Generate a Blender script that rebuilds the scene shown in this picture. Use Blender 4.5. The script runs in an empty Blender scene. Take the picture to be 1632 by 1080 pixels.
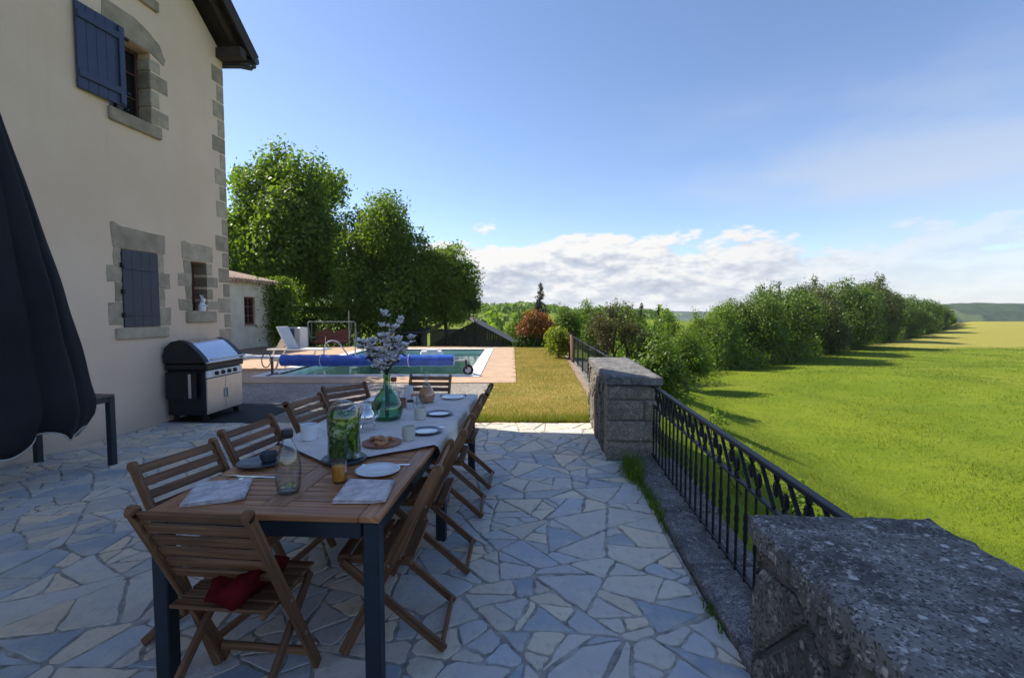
import bpy, bmesh, math, random
import numpy as np
from mathutils import Vector, Matrix

random.seed(7)
R = math.radians
sc = bpy.context.scene
col = sc.collection
PI = math.pi

# ------------------------------------------------------------------ camera
cam = bpy.data.cameras.new('camera')
cam.sensor_width = 36.0
cam.lens = 36.0 * 770 / 1632
cam.clip_start = 0.05
cam.clip_end = 6000
camo = bpy.data.objects.new('camera', cam)
col.objects.link(camo)
camo.location = (0, 0, 1.57)
camo.rotation_euler = (R(90) - math.atan(43 / 770), 0, 0)
sc.camera = camo

# ------------------------------------------------------------------ light and exposure
SUN_DIR = Vector((-1.0, 0.41, 1.0)).normalized()          # towards the sun
SUN_EL = math.asin(SUN_DIR.z)
SUN_AZ = math.atan2(SUN_DIR.x, SUN_DIR.y)                 # clockwise from +Y
sc.view_settings.view_transform = 'Standard'
sc.view_settings.look = 'None'
sc.view_settings.gamma = 1
sc.view_settings.use_curve_mapping = False
sc.view_settings.exposure = 1.05
sc.cycles.use_denoising = True
sc.cycles.max_bounces = 8
sc.cycles.transparent_max_bounces = 8
sc.cycles.caustics_reflective = False
sc.cycles.caustics_refractive = False

sun = bpy.data.lights.new('sun', 'SUN')
sun.energy = 3.85
sun.angle = R(0.53)
sun.color = (1.0, 0.93, 0.80)
suno = bpy.data.objects.new('sun', sun)
col.objects.link(suno)
suno.rotation_euler = SUN_DIR.to_track_quat('Z', 'Y').to_euler()
suno.location = (-20, 10, 30)


class NG:
    """tiny helper for building node trees"""
    def __init__(self, nt):
        self.nt = nt

    def n(self, typ, ins=None, **props):
        node = self.nt.nodes.new(typ)
        for k, v in props.items():
            setattr(node, k, v)
        for k, v in (ins or {}).items():
            self.set(node.inputs[k], v)
        return node

    def set(self, sock, v):
        if isinstance(v, bpy.types.NodeSocket):
            self.nt.links.new(v, sock)
        elif isinstance(v, bpy.types.Node):
            self.nt.links.new(v.outputs[0], sock)
        else:
            if sock.type == 'RGBA' and len(v) == 3:
                v = (*v, 1)
            sock.default_value = v

    def m(self, op, a, b=0.0, c=None, clamp=False):
        ins = {0: a, 1: b}
        if c is not None:
            ins[2] = c
        return self.n('ShaderNodeMath', ins, operation=op, use_clamp=clamp).outputs[0]

    def smooth(self, v, lo, hi, to0=0.0, to1=1.0):
        return self.n('ShaderNodeMapRange', {0: v, 1: lo, 2: hi, 3: to0, 4: to1},
                      interpolation_type='SMOOTHSTEP').outputs[0]

    def mix(self, f, a, b, blend='MIX'):
        nd = self.n('ShaderNodeMix', data_type='RGBA', blend_type=blend, clamp_factor=True)
        self.set(nd.inputs[0], f)
        self.set(nd.inputs[6], a)
        self.set(nd.inputs[7], b)
        return nd.outputs[2]

    def noise(self, vec, scale, detail=4, rough=0.55, dist=0.0):
        return self.n('ShaderNodeTexNoise', {'Vector': vec, 'Scale': scale, 'Detail': detail,
                                             'Roughness': rough, 'Distortion': dist}).outputs[0]

    def ramp(self, f, stops):
        nd = self.n('ShaderNodeValToRGB', {0: f})
        cr = nd.color_ramp
        while len(cr.elements) < len(stops):
            cr.elements.new(0.5)
        for e, (p, c) in zip(cr.elements, stops):
            e.position = p
            e.color = (*c, 1)
        return nd.outputs[0]


# ------------------------------------------------------------------ sky
world = bpy.data.worlds.new('World')
sc.world = world
world.use_nodes = True
wt = world.node_tree
wt.nodes.clear()
g = NG(wt)
sky = g.n('ShaderNodeTexSky', sky_type='NISHITA', sun_disc=False)
sky.sun_elevation = SUN_EL
sky.sun_rotation = SUN_AZ
sky.altitude = 400
sky.air_density = 1.0
sky.dust_density = 0.4
sky.ozone_density = 2.4
sky_c = g.mix(1.0, sky.outputs[0], (0.95, 0.93, 0.99), 'MULTIPLY')
bg_sky = g.n('ShaderNodeBackground', {0: sky_c, 1: 0.100})
tc = g.n('ShaderNodeTexCoord')
sp = g.n('ShaderNodeSeparateXYZ', {0: tc.outputs['Generated']})
az = g.m('ARCTAN2', sp.outputs[0], sp.outputs[1])
el = sp.outputs[2]
v1 = g.n('ShaderNodeCombineXYZ', {0: g.m('MULTIPLY', az, 1.0), 1: g.m('MULTIPLY', el, 2.3), 2: 0.37}).outputs[0]
v2 = g.n('ShaderNodeCombineXYZ', {0: g.m('ADD', az, -0.010), 1: g.m('ADD', g.m('MULTIPLY', el, 2.3), 0.030), 2: 0.37}).outputs[0]
n_a = g.noise(v1, 7.5, 10, 0.60)
n_b = g.noise(v2, 7.5, 10, 0.60)
n_big = g.noise(v1, 2.6, 2, 0.5)
top = g.m('ADD', 0.112, g.m('MULTIPLY', n_big, 0.075))
top = g.m('SUBTRACT', top, g.smooth(az, 0.35, 0.85, 0.0, 0.030))
d = g.m('ADD', g.m('DIVIDE', g.m('SUBTRACT', top, el), 0.060), g.m('MULTIPLY', g.m('SUBTRACT', n_a, 0.5), 3.4))
dens = g.smooth(d, 0.0, 0.30)
lowfade = g.smooth(el, 0.0, 0.06, 0.80, 1.0)
dens = g.m('MULTIPLY', dens, lowfade)
gaps = g.smooth(g.m('ADD', n_a, g.m('MULTIPLY', el, 1.2)), 0.36, 0.52, 0.72, 1.0)
dens = g.m('MULTIPLY', dens, gaps)
dens = g.m('MULTIPLY', dens, g.smooth(az, 0.42, 0.80, 1.0, 0.50))
emb = g.m('MULTIPLY', g.m('SUBTRACT', n_a, n_b), 4.6)
lit = g.m('ADD', 0.68, emb)
lit = g.m('ADD', lit, g.smooth(el, 0.035, 0.13, -0.26, 0.28), clamp=True)
ccol = g.ramp(lit, [(0.0, (0.52, 0.57, 0.68)), (0.45, (0.68, 0.72, 0.80)), (0.8, (0.90, 0.91, 0.925)), (1.0, (0.97, 0.96, 0.95))])
ccol = g.mix(g.smooth(az, 0.25, 0.80, 0.0, 0.6), ccol, (0.74, 0.78, 0.85))
bg_cloud = g.n('ShaderNodeBackground', {0: ccol, 1: 0.485})
# thin high veil
v3 = g.n('ShaderNodeCombineXYZ', {0: az, 1: g.m('MULTIPLY', el, 3.2), 2: 2.7}).outputs[0]
veil_n = g.noise(v3, 2.4, 5, 0.5)
veil = g.m('MULTIPLY', g.smooth(veil_n, 0.42, 0.75), g.smooth(el, 0.48, 0.10))
veil = g.m('MULTIPLY', veil, g.smooth(az, -0.1, 0.75, 0.10, 0.80))
hz = g.smooth(el, 0.14, 0.0, 0.0, 0.40)
veil = g.m('MAXIMUM', veil, hz)
bg_veil = g.n('ShaderNodeBackground', {0: (0.74, 0.81, 0.92), 1: 0.44})
m0 = g.n('ShaderNodeMixShader', {0: veil, 1: bg_sky, 2: bg_veil})
m1 = g.n('ShaderNodeMixShader', {0: dens, 1: m0, 2: bg_cloud})
g.n('ShaderNodeOutputWorld', {0: m1})


# ------------------------------------------------------------------ materials
def new_mat(name):
    m = bpy.data.materials.new(name)
    m.use_nodes = True
    m.node_tree.nodes.clear()
    gg = NG(m.node_tree)
    out = gg.n('ShaderNodeOutputMaterial')
    return m, gg, out


def finish(gg, out, color, rough=0.6, metal=0.0, bump=None, bump_s=0.3, bump_d=0.01, spec=0.5, trans=0.0, ior=1.45, coat=0.0):
    p = gg.n('ShaderNodeBsdfPrincipled', {'Base Color': color, 'Roughness': rough, 'Metallic': metal,
                                          'Specular IOR Level': spec, 'Transmission Weight': trans, 'IOR': ior, 'Coat Weight': coat})
    if bump is not None:
        b = gg.n('ShaderNodeBump', {'Strength': bump_s, 'Distance': bump_d, 'Height': bump})
        gg.nt.links.new(b.outputs[0], p.inputs['Normal'])
    gg.nt.links.new(p.outputs[0], out.inputs[0])
    return p


def scl(c, k):
    return tuple(x * k for x in c)


def pm(name, base, rough=0.6, metal=0.0, var=0.25, scale=6.0, bump=0.15, bscale=40.0, spec=0.5, rnd=0.0, bd=0.004, coat=0.0):
    """general surface: base colour broken up by noise, fine relief, optional per-object tint"""
    m, gg, out = new_mat(name)
    t = gg.n('ShaderNodeTexCoord').outputs['Object']
    a = gg.noise(t, scale, 5, 0.6)
    c = gg.mix(gg.smooth(a, 0.3, 0.7), scl(base, 1 - var), scl(base, 1 + var * 0.6))
    if rnd:
        oi = gg.n('ShaderNodeObjectInfo').outputs['Random']
        k = gg.m('ADD', 1 - rnd, gg.m('MULTIPLY', oi, 2 * rnd))
        c = gg.mix(1.0, c, gg.n('ShaderNodeCombineXYZ', {0: k, 1: k, 2: k}).outputs[0], 'MULTIPLY')
    bb = gg.noise(t, bscale, 4, 0.6)
    rr = gg.m('ADD', rough - 0.08, gg.m('MULTIPLY', a, 0.16))
    finish(gg, out, c, rr, metal, bb if bump else None, bump, bd, spec, coat=coat)
    return m


def wood_mat(name, dark, light, rough=0.55):
    m, gg, out = new_mat(name)
    uv = gg.n('ShaderNodeUVMap').outputs[0]
    oi = gg.n('ShaderNodeObjectInfo').outputs['Random']
    off = gg.n('ShaderNodeCombineXYZ', {0: gg.m('MULTIPLY', oi, 31.0), 1: gg.m('MULTIPLY', oi, 17.0), 2: oi}).outputs[0]
    v = gg.n('ShaderNodeVectorMath', {0: uv, 1: off}, operation='ADD').outputs[0]
    vs = gg.n('ShaderNodeMapping', {0: v, 3: (3.0, 55.0, 1.0)}).outputs[0]
    a = gg.noise(vs, 1.0, 6, 0.62, 0.6)
    vs2 = gg.n('ShaderNodeMapping', {0: v, 3: (1.4, 9.0, 1.0)}).outputs[0]
    b = gg.noise(vs2, 1.0, 3, 0.5)
    c = gg.mix(gg.smooth(a, 0.3, 0.72), dark, light)
    k = gg.m('ADD', gg.m('ADD', 0.62, gg.m('MULTIPLY', b, 0.42)), gg.m('MULTIPLY', oi, 0.30))
    c = gg.mix(1.0, c, gg.n('ShaderNodeCombineXYZ', {0: k, 1: k, 2: k}).outputs[0], 'MULTIPLY')
    finish(gg, out, c, gg.m('ADD', rough - .1, gg.m('MULTIPLY', a, .2)), 0, a, 0.25, 0.002, 0.4)
    return m


def leaf_mat(name, cols, trans=0.45, tcol=None):
    m, gg, out = new_mat(name)
    gi = gg.n('ShaderNodeNewGeometry')
    r = gi.outputs['Random Per Island']
    t = gg.n('ShaderNodeTexCoord').outputs['Object']
    a = gg.noise(t, 0.9, 3, 0.5)
    f = gg.m('ADD', gg.m('MULTIPLY', r, 0.55), gg.m('MULTIPLY', gg.smooth(a, .3, .7), 0.45))
    n = len(cols)
    c = gg.ramp(f, [(i / (n - 1), cc) for i, cc in enumerate(cols)])
    tc_ = gg.mix(1.0, c, tcol or (1.7, 1.75, 0.7), 'MULTIPLY')
    df = gg.n('ShaderNodeBsdfPrincipled', {'Base Color': c, 'Roughness': 0.5, 'Specular IOR Level': 0.35})
    tr = gg.n('ShaderNodeBsdfTranslucent', {0: tc_})
    ms = gg.n('ShaderNodeMixShader', {0: trans, 1: df, 2: tr})
    gg.nt.links.new(ms.outputs[0], out.inputs[0])
    return m


def glass_mat(name, colr, rough=0.03, edge=0.55, body=0.10):
    """thin-walled glass: clear face on, darker and shinier towards the edges"""
    m, gg, out = new_mat(name)
    t = gg.n('ShaderNodeTexCoord').outputs['Object']
    bp = gg.n('ShaderNodeBump', {'Strength': 0.10, 'Distance': 0.004, 'Height': gg.noise(t, 14, 2, 0.5)})
    lw = gg.n('ShaderNodeLayerWeight', {0: 0.5, 1: bp.outputs[0]})
    fac = gg.m('POWER', lw.outputs['Facing'], 2.2)
    c = gg.mix(fac, colr, scl(colr, edge))
    tr = gg.n('ShaderNodeBsdfTransparent', {0: c})
    gs = gg.n('ShaderNodeBsdfGlossy', {0: (0.95, 0.97, 0.97), 1: rough, 'Normal': bp.outputs[0]})
    k = gg.m('ADD', body * 0.5, gg.m('MULTIPLY', gg.m('POWER', lw.outputs['Facing'], 3.0), 0.55), clamp=True)
    ms = gg.n('ShaderNodeMixShader', {0: k, 1: tr, 2: gs})
    gg.nt.links.new(ms.outputs[0], out.inputs[0])
    return m


M = {}
def plaster_mat():
    m, gg, out = new_mat('plaster')
    t = gg.n('ShaderNodeTexCoord').outputs['Object']
    z = gg.n('ShaderNodeSeparateXYZ', {0: t}).outputs[2]
    a = gg.noise(t, 0.8, 5, 0.6)
    st = gg.noise(gg.n('ShaderNodeMapping', {0: t, 3: (5.0, 5.0, 0.35)}).outputs[0], 1.0, 6, 0.62)
    tr = gg.noise(t, 5.5, 4, 0.6, 0.7)
    b = gg.noise(t, 55, 4, 0.6)
    c = gg.mix(gg.smooth(a, 0.3, 0.7), (0.70, 0.52, 0.385), (0.765, 0.585, 0.45))
    c = gg.mix(gg.smooth(st, 0.56, 0.80, 0, 0.22), c, (0.50, 0.42, 0.33))
    c = gg.mix(gg.smooth(tr, 0.5, 0.75, 0, 0.10), c, (0.60, 0.50, 0.40))
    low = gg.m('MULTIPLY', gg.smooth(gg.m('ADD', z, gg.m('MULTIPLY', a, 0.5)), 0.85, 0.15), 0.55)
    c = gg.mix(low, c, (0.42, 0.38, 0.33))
    finish(gg, out, c, 0.9, 0, gg.m('ADD', gg.m('MULTIPLY', b, .5), gg.m('MULTIPLY', tr, .8)), 0.5, 0.008, 0.2)
    return m


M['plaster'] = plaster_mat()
M['annex_plaster'] = pm('annex_plaster', (0.62, 0.57, 0.46), 0.9, 0, 0.16, 1.4, 0.35, 50, 0.2)
M['quoin'] = pm('quoin_stone', (0.42, 0.345, 0.26), 0.9, 0, 0.22, 5, 0.9, 38, 0.2, rnd=0.2, bd=0.014)
M['shutter'] = pm('shutter_paint', (0.036, 0.050, 0.105), 0.45, 0, 0.14, 5, 0.1, 70, 0.5)
M['shutter_grey'] = pm('shutter_grey_paint', (0.045, 0.049, 0.072), 0.5, 0, 0.14, 4, 0.1, 70, 0.5)
M['window_wood'] = pm('window_wood', (0.10, 0.045, 0.03), 0.5, 0, 0.2, 10, 0.15, 60)
M['dark_wood'] = pm('dark_timber', (0.045, 0.033, 0.027), 0.75, 0, 0.3, 8, 0.4, 40, rnd=0.1)
M['slate'] = pm('roof_slate', (0.06, 0.055, 0.055), 0.7, 0, 0.3, 9, 0.3, 40, rnd=0.2)
M['zinc'] = pm('zinc', (0.10, 0.10, 0.11), 0.45, 0.6, 0.2, 10, 0.1, 50)
M['dark_interior'] = pm('dark_interior', (0.012, 0.011, 0.011), 0.9, 0, 0.2, 5, 0.0)
M['chair_wood'] = wood_mat('chair_wood', (0.105, 0.047, 0.023), (0.25, 0.130, 0.064))
M['table_wood'] = wood_mat('table_wood', (0.27, 0.105, 0.042), (0.50, 0.245, 0.11), 0.42)
M['table_metal'] = pm('table_metal', (0.024, 0.036, 0.052), 0.42, 0.3, 0.15, 8, 0.08, 120)
M['bolt'] = pm('steel_bolt', (0.55, 0.52, 0.45), 0.3, 0.9, 0.1, 20, 0.0)
M['linen'] = pm('linen', (0.74, 0.69, 0.65), 0.9, 0, 0.10, 9, 0.5, 300, 0.1, bd=0.001)
M['hem'] = pm('cloth_hem', (0.06, 0.055, 0.075), 0.9, 0, 0.1, 20, 0.0)
M['napkin'] = pm('napkin_linen', (0.64, 0.58, 0.57), 0.9, 0, 0.30, 26, 0.5, 260, 0.1, bd=0.001)
M['white_china'] = pm('white_china', (0.78, 0.80, 0.82), 0.18, 0, 0.05, 6, 0.0, coat=0.3)
M['cream_china'] = pm('cream_china', (0.62, 0.60, 0.52), 0.35, 0, 0.10, 20, 0.05, 60)
M['navy_china'] = pm('navy_china', (0.018, 0.028, 0.06), 0.25, 0, 0.15, 20, 0.0)
M['dark_china'] = pm('dark_china', (0.05, 0.065, 0.085), 0.3, 0, 0.2, 20, 0.0)
M['silver'] = pm('silver', (0.75, 0.75, 0.76), 0.14, 1.0, 0.05, 6, 0.03, 40)
M['terracotta'] = pm('terracotta', (0.36, 0.15, 0.09), 0.6, 0, 0.2, 12, 0.2, 60)
M['pastry'] = pm('pastry', (0.50, 0.24, 0.10), 0.5, 0, 0.45, 30, 0.5, 60)
M['black_plastic'] = pm('black_plastic', (0.012, 0.013, 0.016), 0.4, 0, 0.2, 20, 0.05, 60)
M['clear_glass'] = glass_mat('clear_glass', (0.96, 0.98, 0.98))
M['green_glass'] = glass_mat('green_glass', (0.60, 0.86, 0.70), 0.03, 0.40, 0.12)
M['cork'] = pm('cork', (0.22, 0.10, 0.05), 0.8, 0, 0.3, 40, 0.3, 120)
M['juice'] = pm('orange_juice', (0.75, 0.27, 0.02), 0.25, 0, 0.06, 20, 0.0)
M['syrup'] = pm('peach_drink', (0.62, 0.26, 0.09), 0.3, 0, 0.15, 20, 0.0)
M['water_drink'] = glass_mat('drinking_water', (0.92, 0.96, 0.97), 0.02, 0.6, 0.06)
M['lime'] = pm('lime_slice', (0.48, 0.60, 0.16), 0.5, 0, 0.3, 30, 0.2, 60)
M['pale_rind'] = pm('pale_rind', (0.66, 0.70, 0.46), 0.5, 0, 0.2, 30, 0.2, 60)
M['red_cloth'] = pm('red_cloth', (0.10, 0.005, 0.009), 0.9, 0, 0.35, 10, 0.5, 120, 0.1)
M['umbrella_fabric'] = pm('umbrella_fabric', (0.019, 0.019, 0.025), 0.85, 0, 0.25, 3, 0.4, 200, 0.2, bd=0.002)
M['piping'] = pm('pale_piping', (0.40, 0.40, 0.42), 0.8, 0, 0.1, 20, 0.0)
M['grill_black'] = pm('grill_black', (0.012, 0.013, 0.016), 0.38, 0.0, 0.2, 8, 0.08, 90)
M['steel'] = pm('brushed_steel', (0.60, 0.58, 0.57), 0.32, 0.85, 0.08, 3, 0.06, 90)
M['steel_hood'] = pm('hood_steel', (0.66, 0.70, 0.76), 0.25, 0.9, 0.08, 3, 0.05, 60)
M['rubber'] = pm('rubber', (0.018, 0.018, 0.02), 0.8, 0, 0.3, 20, 0.2, 90)
M['iron'] = pm('wrought_iron', (0.017, 0.018, 0.024), 0.5, 0.4, 0.3, 30, 0.25, 90, bd=0.002)
M['deck'] = pm('pool_deck_paving', (0.50, 0.345, 0.235), 0.85, 0, 0.12, 2.2, 0.25, 70, 0.25)
M['coping_white'] = pm('white_coping', (0.72, 0.71, 0.69), 0.7, 0, 0.10, 4, 0.15, 60, rnd=0.06)
M['pool_liner'] = pm('pool_liner', (0.42, 0.58, 0.57), 0.5, 0, 0.15, 2, 0.05, 30)
M['blue_cover'] = pm('bubble_cover', (0.040, 0.115, 0.50), 0.33, 0, 0.25, 5, 0.5, 110, bd=0.006)
M['white_strap'] = pm('white_strap', (0.70, 0.70, 0.70), 0.7, 0, 0.1, 20, 0)
M['white_metal'] = pm('white_painted_metal', (0.70, 0.70, 0.69), 0.4, 0, 0.1, 10, 0.05, 60)
M['lounger_mesh'] = pm('lounger_mesh', (0.55, 0.55, 0.56), 0.8, 0, 0.1, 14, 0.3, 200)
M['swing_cushion'] = pm('swing_cushion', (0.30, 0.10, 0.065), 0.85, 0, 0.25, 8, 0.3, 60)
M['cream_metal'] = pm('cream_metal', (0.52, 0.50, 0.42), 0.45, 0, 0.2, 10, 0.05, 60)
M['pump_blue'] = pm('pump_blue', (0.05, 0.11, 0.26), 0.5, 0, 0.1, 10, 0)
M['shed_board'] = pm('weathered_board', (0.085, 0.072, 0.062), 0.85, 0, 0.35, 6, 0.5, 40, rnd=0.3)
M['tile_clay'] = pm('clay_tile', (0.40, 0.28, 0.21), 0.85, 0, 0.3, 9, 0.4, 50, rnd=0.25)
M['bark'] = pm('bark', (0.075, 0.058, 0.043), 0.9, 0, 0.4, 7, 0.8, 22, 0.15, bd=0.02)
M['soil'] = pm('dry_soil', (0.30, 0.225, 0.165), 0.95, 0, 0.3, 3, 0.6, 30, 0.1, bd=0.02)
M['kerb_stone'] = None
M['pole_metal'] = pm('pole_metal', (0.07, 0.07, 0.07), 0.6, 0.3, 0.2, 10, 0)
M['rust'] = pm('rusty_panel', (0.16, 0.095, 0.07), 0.85, 0, 0.4, 6, 0.4, 50)
M['blossom'] = pm('blossom_petal', (0.84, 0.83, 0.88), 0.7, 0, 0.2, 30, 0.2, 60, rnd=0)
M['twig'] = pm('dark_twig', (0.035, 0.026, 0.022), 0.8, 0, 0.3, 30, 0.2, 60)
M['dark_leaf'] = pm('dark_leaf', (0.03, 0.035, 0.025), 0.6, 0, 0.3, 20, 0)


def lichen(name, dark, mid, pale, s=1.0):
    m, gg, out = new_mat(name)
    t = gg.n('ShaderNodeTexCoord').outputs['Object']
    oi = gg.n('ShaderNodeObjectInfo').outputs['Random']
    off = gg.n('ShaderNodeVectorMath', {0: t, 1: gg.n('ShaderNodeCombineXYZ', {0: gg.m('MULTIPLY', oi, 20), 1: 0.0, 2: oi}).outputs[0]}, operation='ADD').outputs[0]
    a = gg.noise(off, 4.5, 7, 0.66)
    b = gg.noise(off, 19, 6, 0.7)
    wob = gg.n('ShaderNodeVectorMath', {0: off, 1: gg.n('ShaderNodeVectorMath', {0: gg.n('ShaderNodeTexNoise', {'Vector': off, 'Scale': 90.0, 'Detail': 3.0}).outputs[1], 3: 0.012}, operation='SCALE').outputs[0]}, operation='ADD').outputs[0]
    v = gg.n('ShaderNodeTexVoronoi', {'Vector': wob, 'Scale': 150.0 * s, 'Randomness': 1.0})
    vr = gg.n('ShaderNodeSeparateXYZ', {0: v.outputs['Color']})
    v2 = gg.n('ShaderNodeTexVoronoi', {'Vector': wob, 'Scale': 26.0, 'Randomness': 1.0})
    spot = gg.m('MULTIPLY', gg.smooth(v2.outputs['Distance'], 0.34, 0.22), gg.smooth(gg.n('ShaderNodeSeparateXYZ', {0: v2.outputs['Color']}).outputs[1], 0.72, 0.78))
    spot = gg.m('MULTIPLY', spot, gg.smooth(b, 0.38, 0.5))
    c = gg.mix(gg.smooth(a, 0.36, 0.64), dark, mid)
    c = gg.mix(gg.smooth(b, 0.50, 0.64, 0, .75), c, scl(mid, 1.35))
    c = gg.mix(gg.m('MULTIPLY', gg.smooth(vr.outputs[0], 0.80, 0.95), gg.smooth(b, 0.40, 0.58)), c, pale)
    c = gg.mix(gg.smooth(vr.outputs[1], 0.25, 0.15, 0, .8), c, scl(dark, 0.5))
    c = gg.mix(spot, c, scl(pale, 1.15))
    h = gg.m('ADD', gg.m('MULTIPLY', a, 0.6), gg.m('ADD', gg.m('MULTIPLY', b, 0.5), gg.m('MULTIPLY', vr.outputs[2], 0.12)))
    finish(gg, out, c, 0.93, 0, h, 1.0, 0.022, 0.15)
    return m


M['lichen'] = lichen('lichened_stone', (0.105, 0.10, 0.092), (0.25, 0.235, 0.215), (0.52, 0.49, 0.44), 1.0)
M['kerb_stone'] = lichen('kerb_stone', (0.12, 0.115, 0.115), (0.24, 0.23, 0.22), (0.36, 0.35, 0.34))
M['rubble'] = lichen('rubble_stone', (0.10, 0.09, 0.075), (0.20, 0.18, 0.15), (0.34, 0.31, 0.26), 0.8)
M['ashlar'] = lichen('ashlar_stone', (0.21, 0.18, 0.145), (0.34, 0.30, 0.24), (0.46, 0.42, 0.35), 0.8)
M['mortar'] = pm('mortar', (0.17, 0.16, 0.15), 0.95, 0, 0.3, 9, 0.6, 60, 0.1, bd=0.01)


def flag_mat():
    m, gg, out = new_mat('flagstone')
    oi = gg.n('ShaderNodeObjectInfo').outputs['Random']
    ri = gg.n('ShaderNodeNewGeometry').outputs['Random Per Island']
    f = gg.m('FRACT', gg.m('ADD', oi, ri))
    t = gg.n('ShaderNodeTexCoord').outputs['Object']
    a = gg.noise(t, 4.5, 6, 0.62, 0.5)
    b = gg.noise(t, 16, 5, 0.65)
    sg = gg.noise(t, 0.55, 3, 0.5)
    base = gg.ramp(f, [(0.0, (0.31, 0.365, 0.42)), (0.13, (0.70, 0.59, 0.45)), (0.26, (0.44, 0.48, 0.525)), (0.40, (0.80, 0.65, 0.46)), (0.53, (0.60, 0.56, 0.52)), (0.66, (0.34, 0.40, 0.44)), (0.78, (0.72, 0.58, 0.42)), (0.90, (0.50, 0.53, 0.55)), (1.0, (0.82, 0.69, 0.50))])
    bl = gg.noise(t, 2.6, 6, 0.65, 0.9)
    c = gg.mix(gg.smooth(a, 0.40, 0.68, 0.0, 0.42), base, (0.800, 0.740, 0.558))
    c = gg.mix(gg.smooth(bl, 0.50, 0.66, 0.0, 0.58), c, (0.437, 0.461, 0.469))
    c = gg.mix(gg.smooth(b, 0.52, 0.70, 0, 0.6), c, (0.470, 0.425, 0.356))
    c = gg.mix(gg.smooth(sg, 0.50, 0.68, 0, 0.55), c, (0.583, 0.469, 0.342))
    ru = gg.noise(t, 1.9, 5, 0.62, 1.2)
    c = gg.mix(gg.smooth(ru, 0.60, 0.74, 0, 0.45), c, (0.52, 0.37, 0.22))
    wht = gg.noise(t, 34, 4, 0.7)
    c = gg.mix(gg.smooth(wht, 0.62, 0.72, 0, 0.5), c, (0.800, 0.740, 0.640))
    finish(gg, out, c, gg.m('ADD', 0.48, gg.m('MULTIPLY', a, 0.3)), 0, gg.m('ADD', gg.m('MULTIPLY', a, .8), gg.m('ADD', gg.m('MULTIPLY', b, .5), gg.m('MULTIPLY', wht, .25))), 0.9, 0.014, 0.35)
    return m


M['flag'] = flag_mat()
M['joint'] = pm('joint_mortar', (0.43, 0.40, 0.35), 0.95, 0, 0.45, 9, 0.9, 70, 0.15, bd=0.006)


def gravel_mat():
    m, gg, out = new_mat('gravel')
    t = gg.n('ShaderNodeTexCoord').outputs['Object']
    v = gg.n('ShaderNodeTexVoronoi', {'Vector': t, 'Scale': 38.0})
    a = gg.noise(t, 1.2, 4, 0.6)
    c = gg.ramp(gg.n('ShaderNodeSeparateXYZ', {0: v.outputs['Color']}).outputs[0],
                [(0, (0.17, 0.15, 0.135)), (0.5, (0.30, 0.27, 0.24)), (1, (0.46, 0.41, 0.36))])
    c = gg.mix(gg.smooth(a, 0.4, 0.7, 0, 0.5), c, (0.22, 0.18, 0.145))
    finish(gg, out, c, 0.9, 0, gg.m('SUBTRACT', 1.0, v.outputs['Distance']), 0.9, 0.012, 0.2)
    return m


M['gravel'] = gravel_mat()


def ground_mat():
    """meadow: green, ripening to yellow on the rise; soil near the wall"""
    m, gg, out = new_mat('meadow')
    t = gg.n('ShaderNodeTexCoord').outputs['Object']
    s = gg.n('ShaderNodeSeparateXYZ', {0: t})
    a = gg.noise(t, 0.35, 6, 0.6)
    b = gg.noise(t, 2.6, 6, 0.66)
    st = gg.n('ShaderNodeMapping', {0: t, 3: (0.25, 1.6, 1)}).outputs[0]
    c2 = gg.noise(st, 0.9, 5, 0.6)
    c = gg.mix(gg.smooth(a, 0.32, 0.68), (0.115, 0.165, 0.010), (0.170, 0.210, 0.015))
    c = gg.mix(gg.smooth(b, 0.45, 0.75, 0, 0.65), c, (0.098, 0.145, 0.010))
    c = gg.mix(gg.smooth(c2, 0.52, 0.75, 0, 0.6), c, (0.10, 0.15, 0.012))
    dash = gg.noise(gg.n('ShaderNodeMapping', {0: t, 3: (0.8, 3.2, 1)}).outputs[0], 1.6, 5, 0.65)
    c = gg.mix(gg.smooth(dash, 0.60, 0.70, 0, 0.55), c, (0.075, 0.115, 0.010))
    c = gg.mix(gg.smooth(gg.noise(t, 0.16, 3, 0.5), 0.54, 0.68, 0, 0.4), c, (0.215, 0.225, 0.03))
    # the mown strip on the rise
    yb = gg.m('ADD', s.outputs[1], gg.m('MULTIPLY', gg.m('SUBTRACT', a, 0.5), 3.0))
    yel = gg.mix(gg.smooth(b, 0.35, 0.7), (0.31, 0.27, 0.06), (0.235, 0.24, 0.045))
    yel = gg.mix(gg.smooth(c2, 0.5, 0.8, 0, .5), yel, (0.33, 0.27, 0.08))
    f = gg.m('MULTIPLY', gg.smooth(yb, 43, 45.5), gg.smooth(gg.m('SUBTRACT', s.outputs[0], gg.m('MULTIPLY', s.outputs[1], 0.70)), 0, 2.5))
    c = gg.mix(f, c, yel)
    # far woodland-and-field patchwork
    far = gg.noise(t, 0.011, 4, 0.6)
    fc = gg.mix(gg.smooth(far, 0.46, 0.54), (0.085, 0.14, 0.02), (0.035, 0.062, 0.018))
    fcf = gg.smooth(s.outputs[1], 170, 320)
    c = gg.mix(fcf, c, fc)
    finish(gg, out, c, 0.9, 0, gg.m('ADD', b, gg.m('MULTIPLY', gg.noise(t, 14, 5, .7), 0.6)), 0.8, 0.06, 0.1)
    return m


M['meadow'] = ground_mat()


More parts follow.
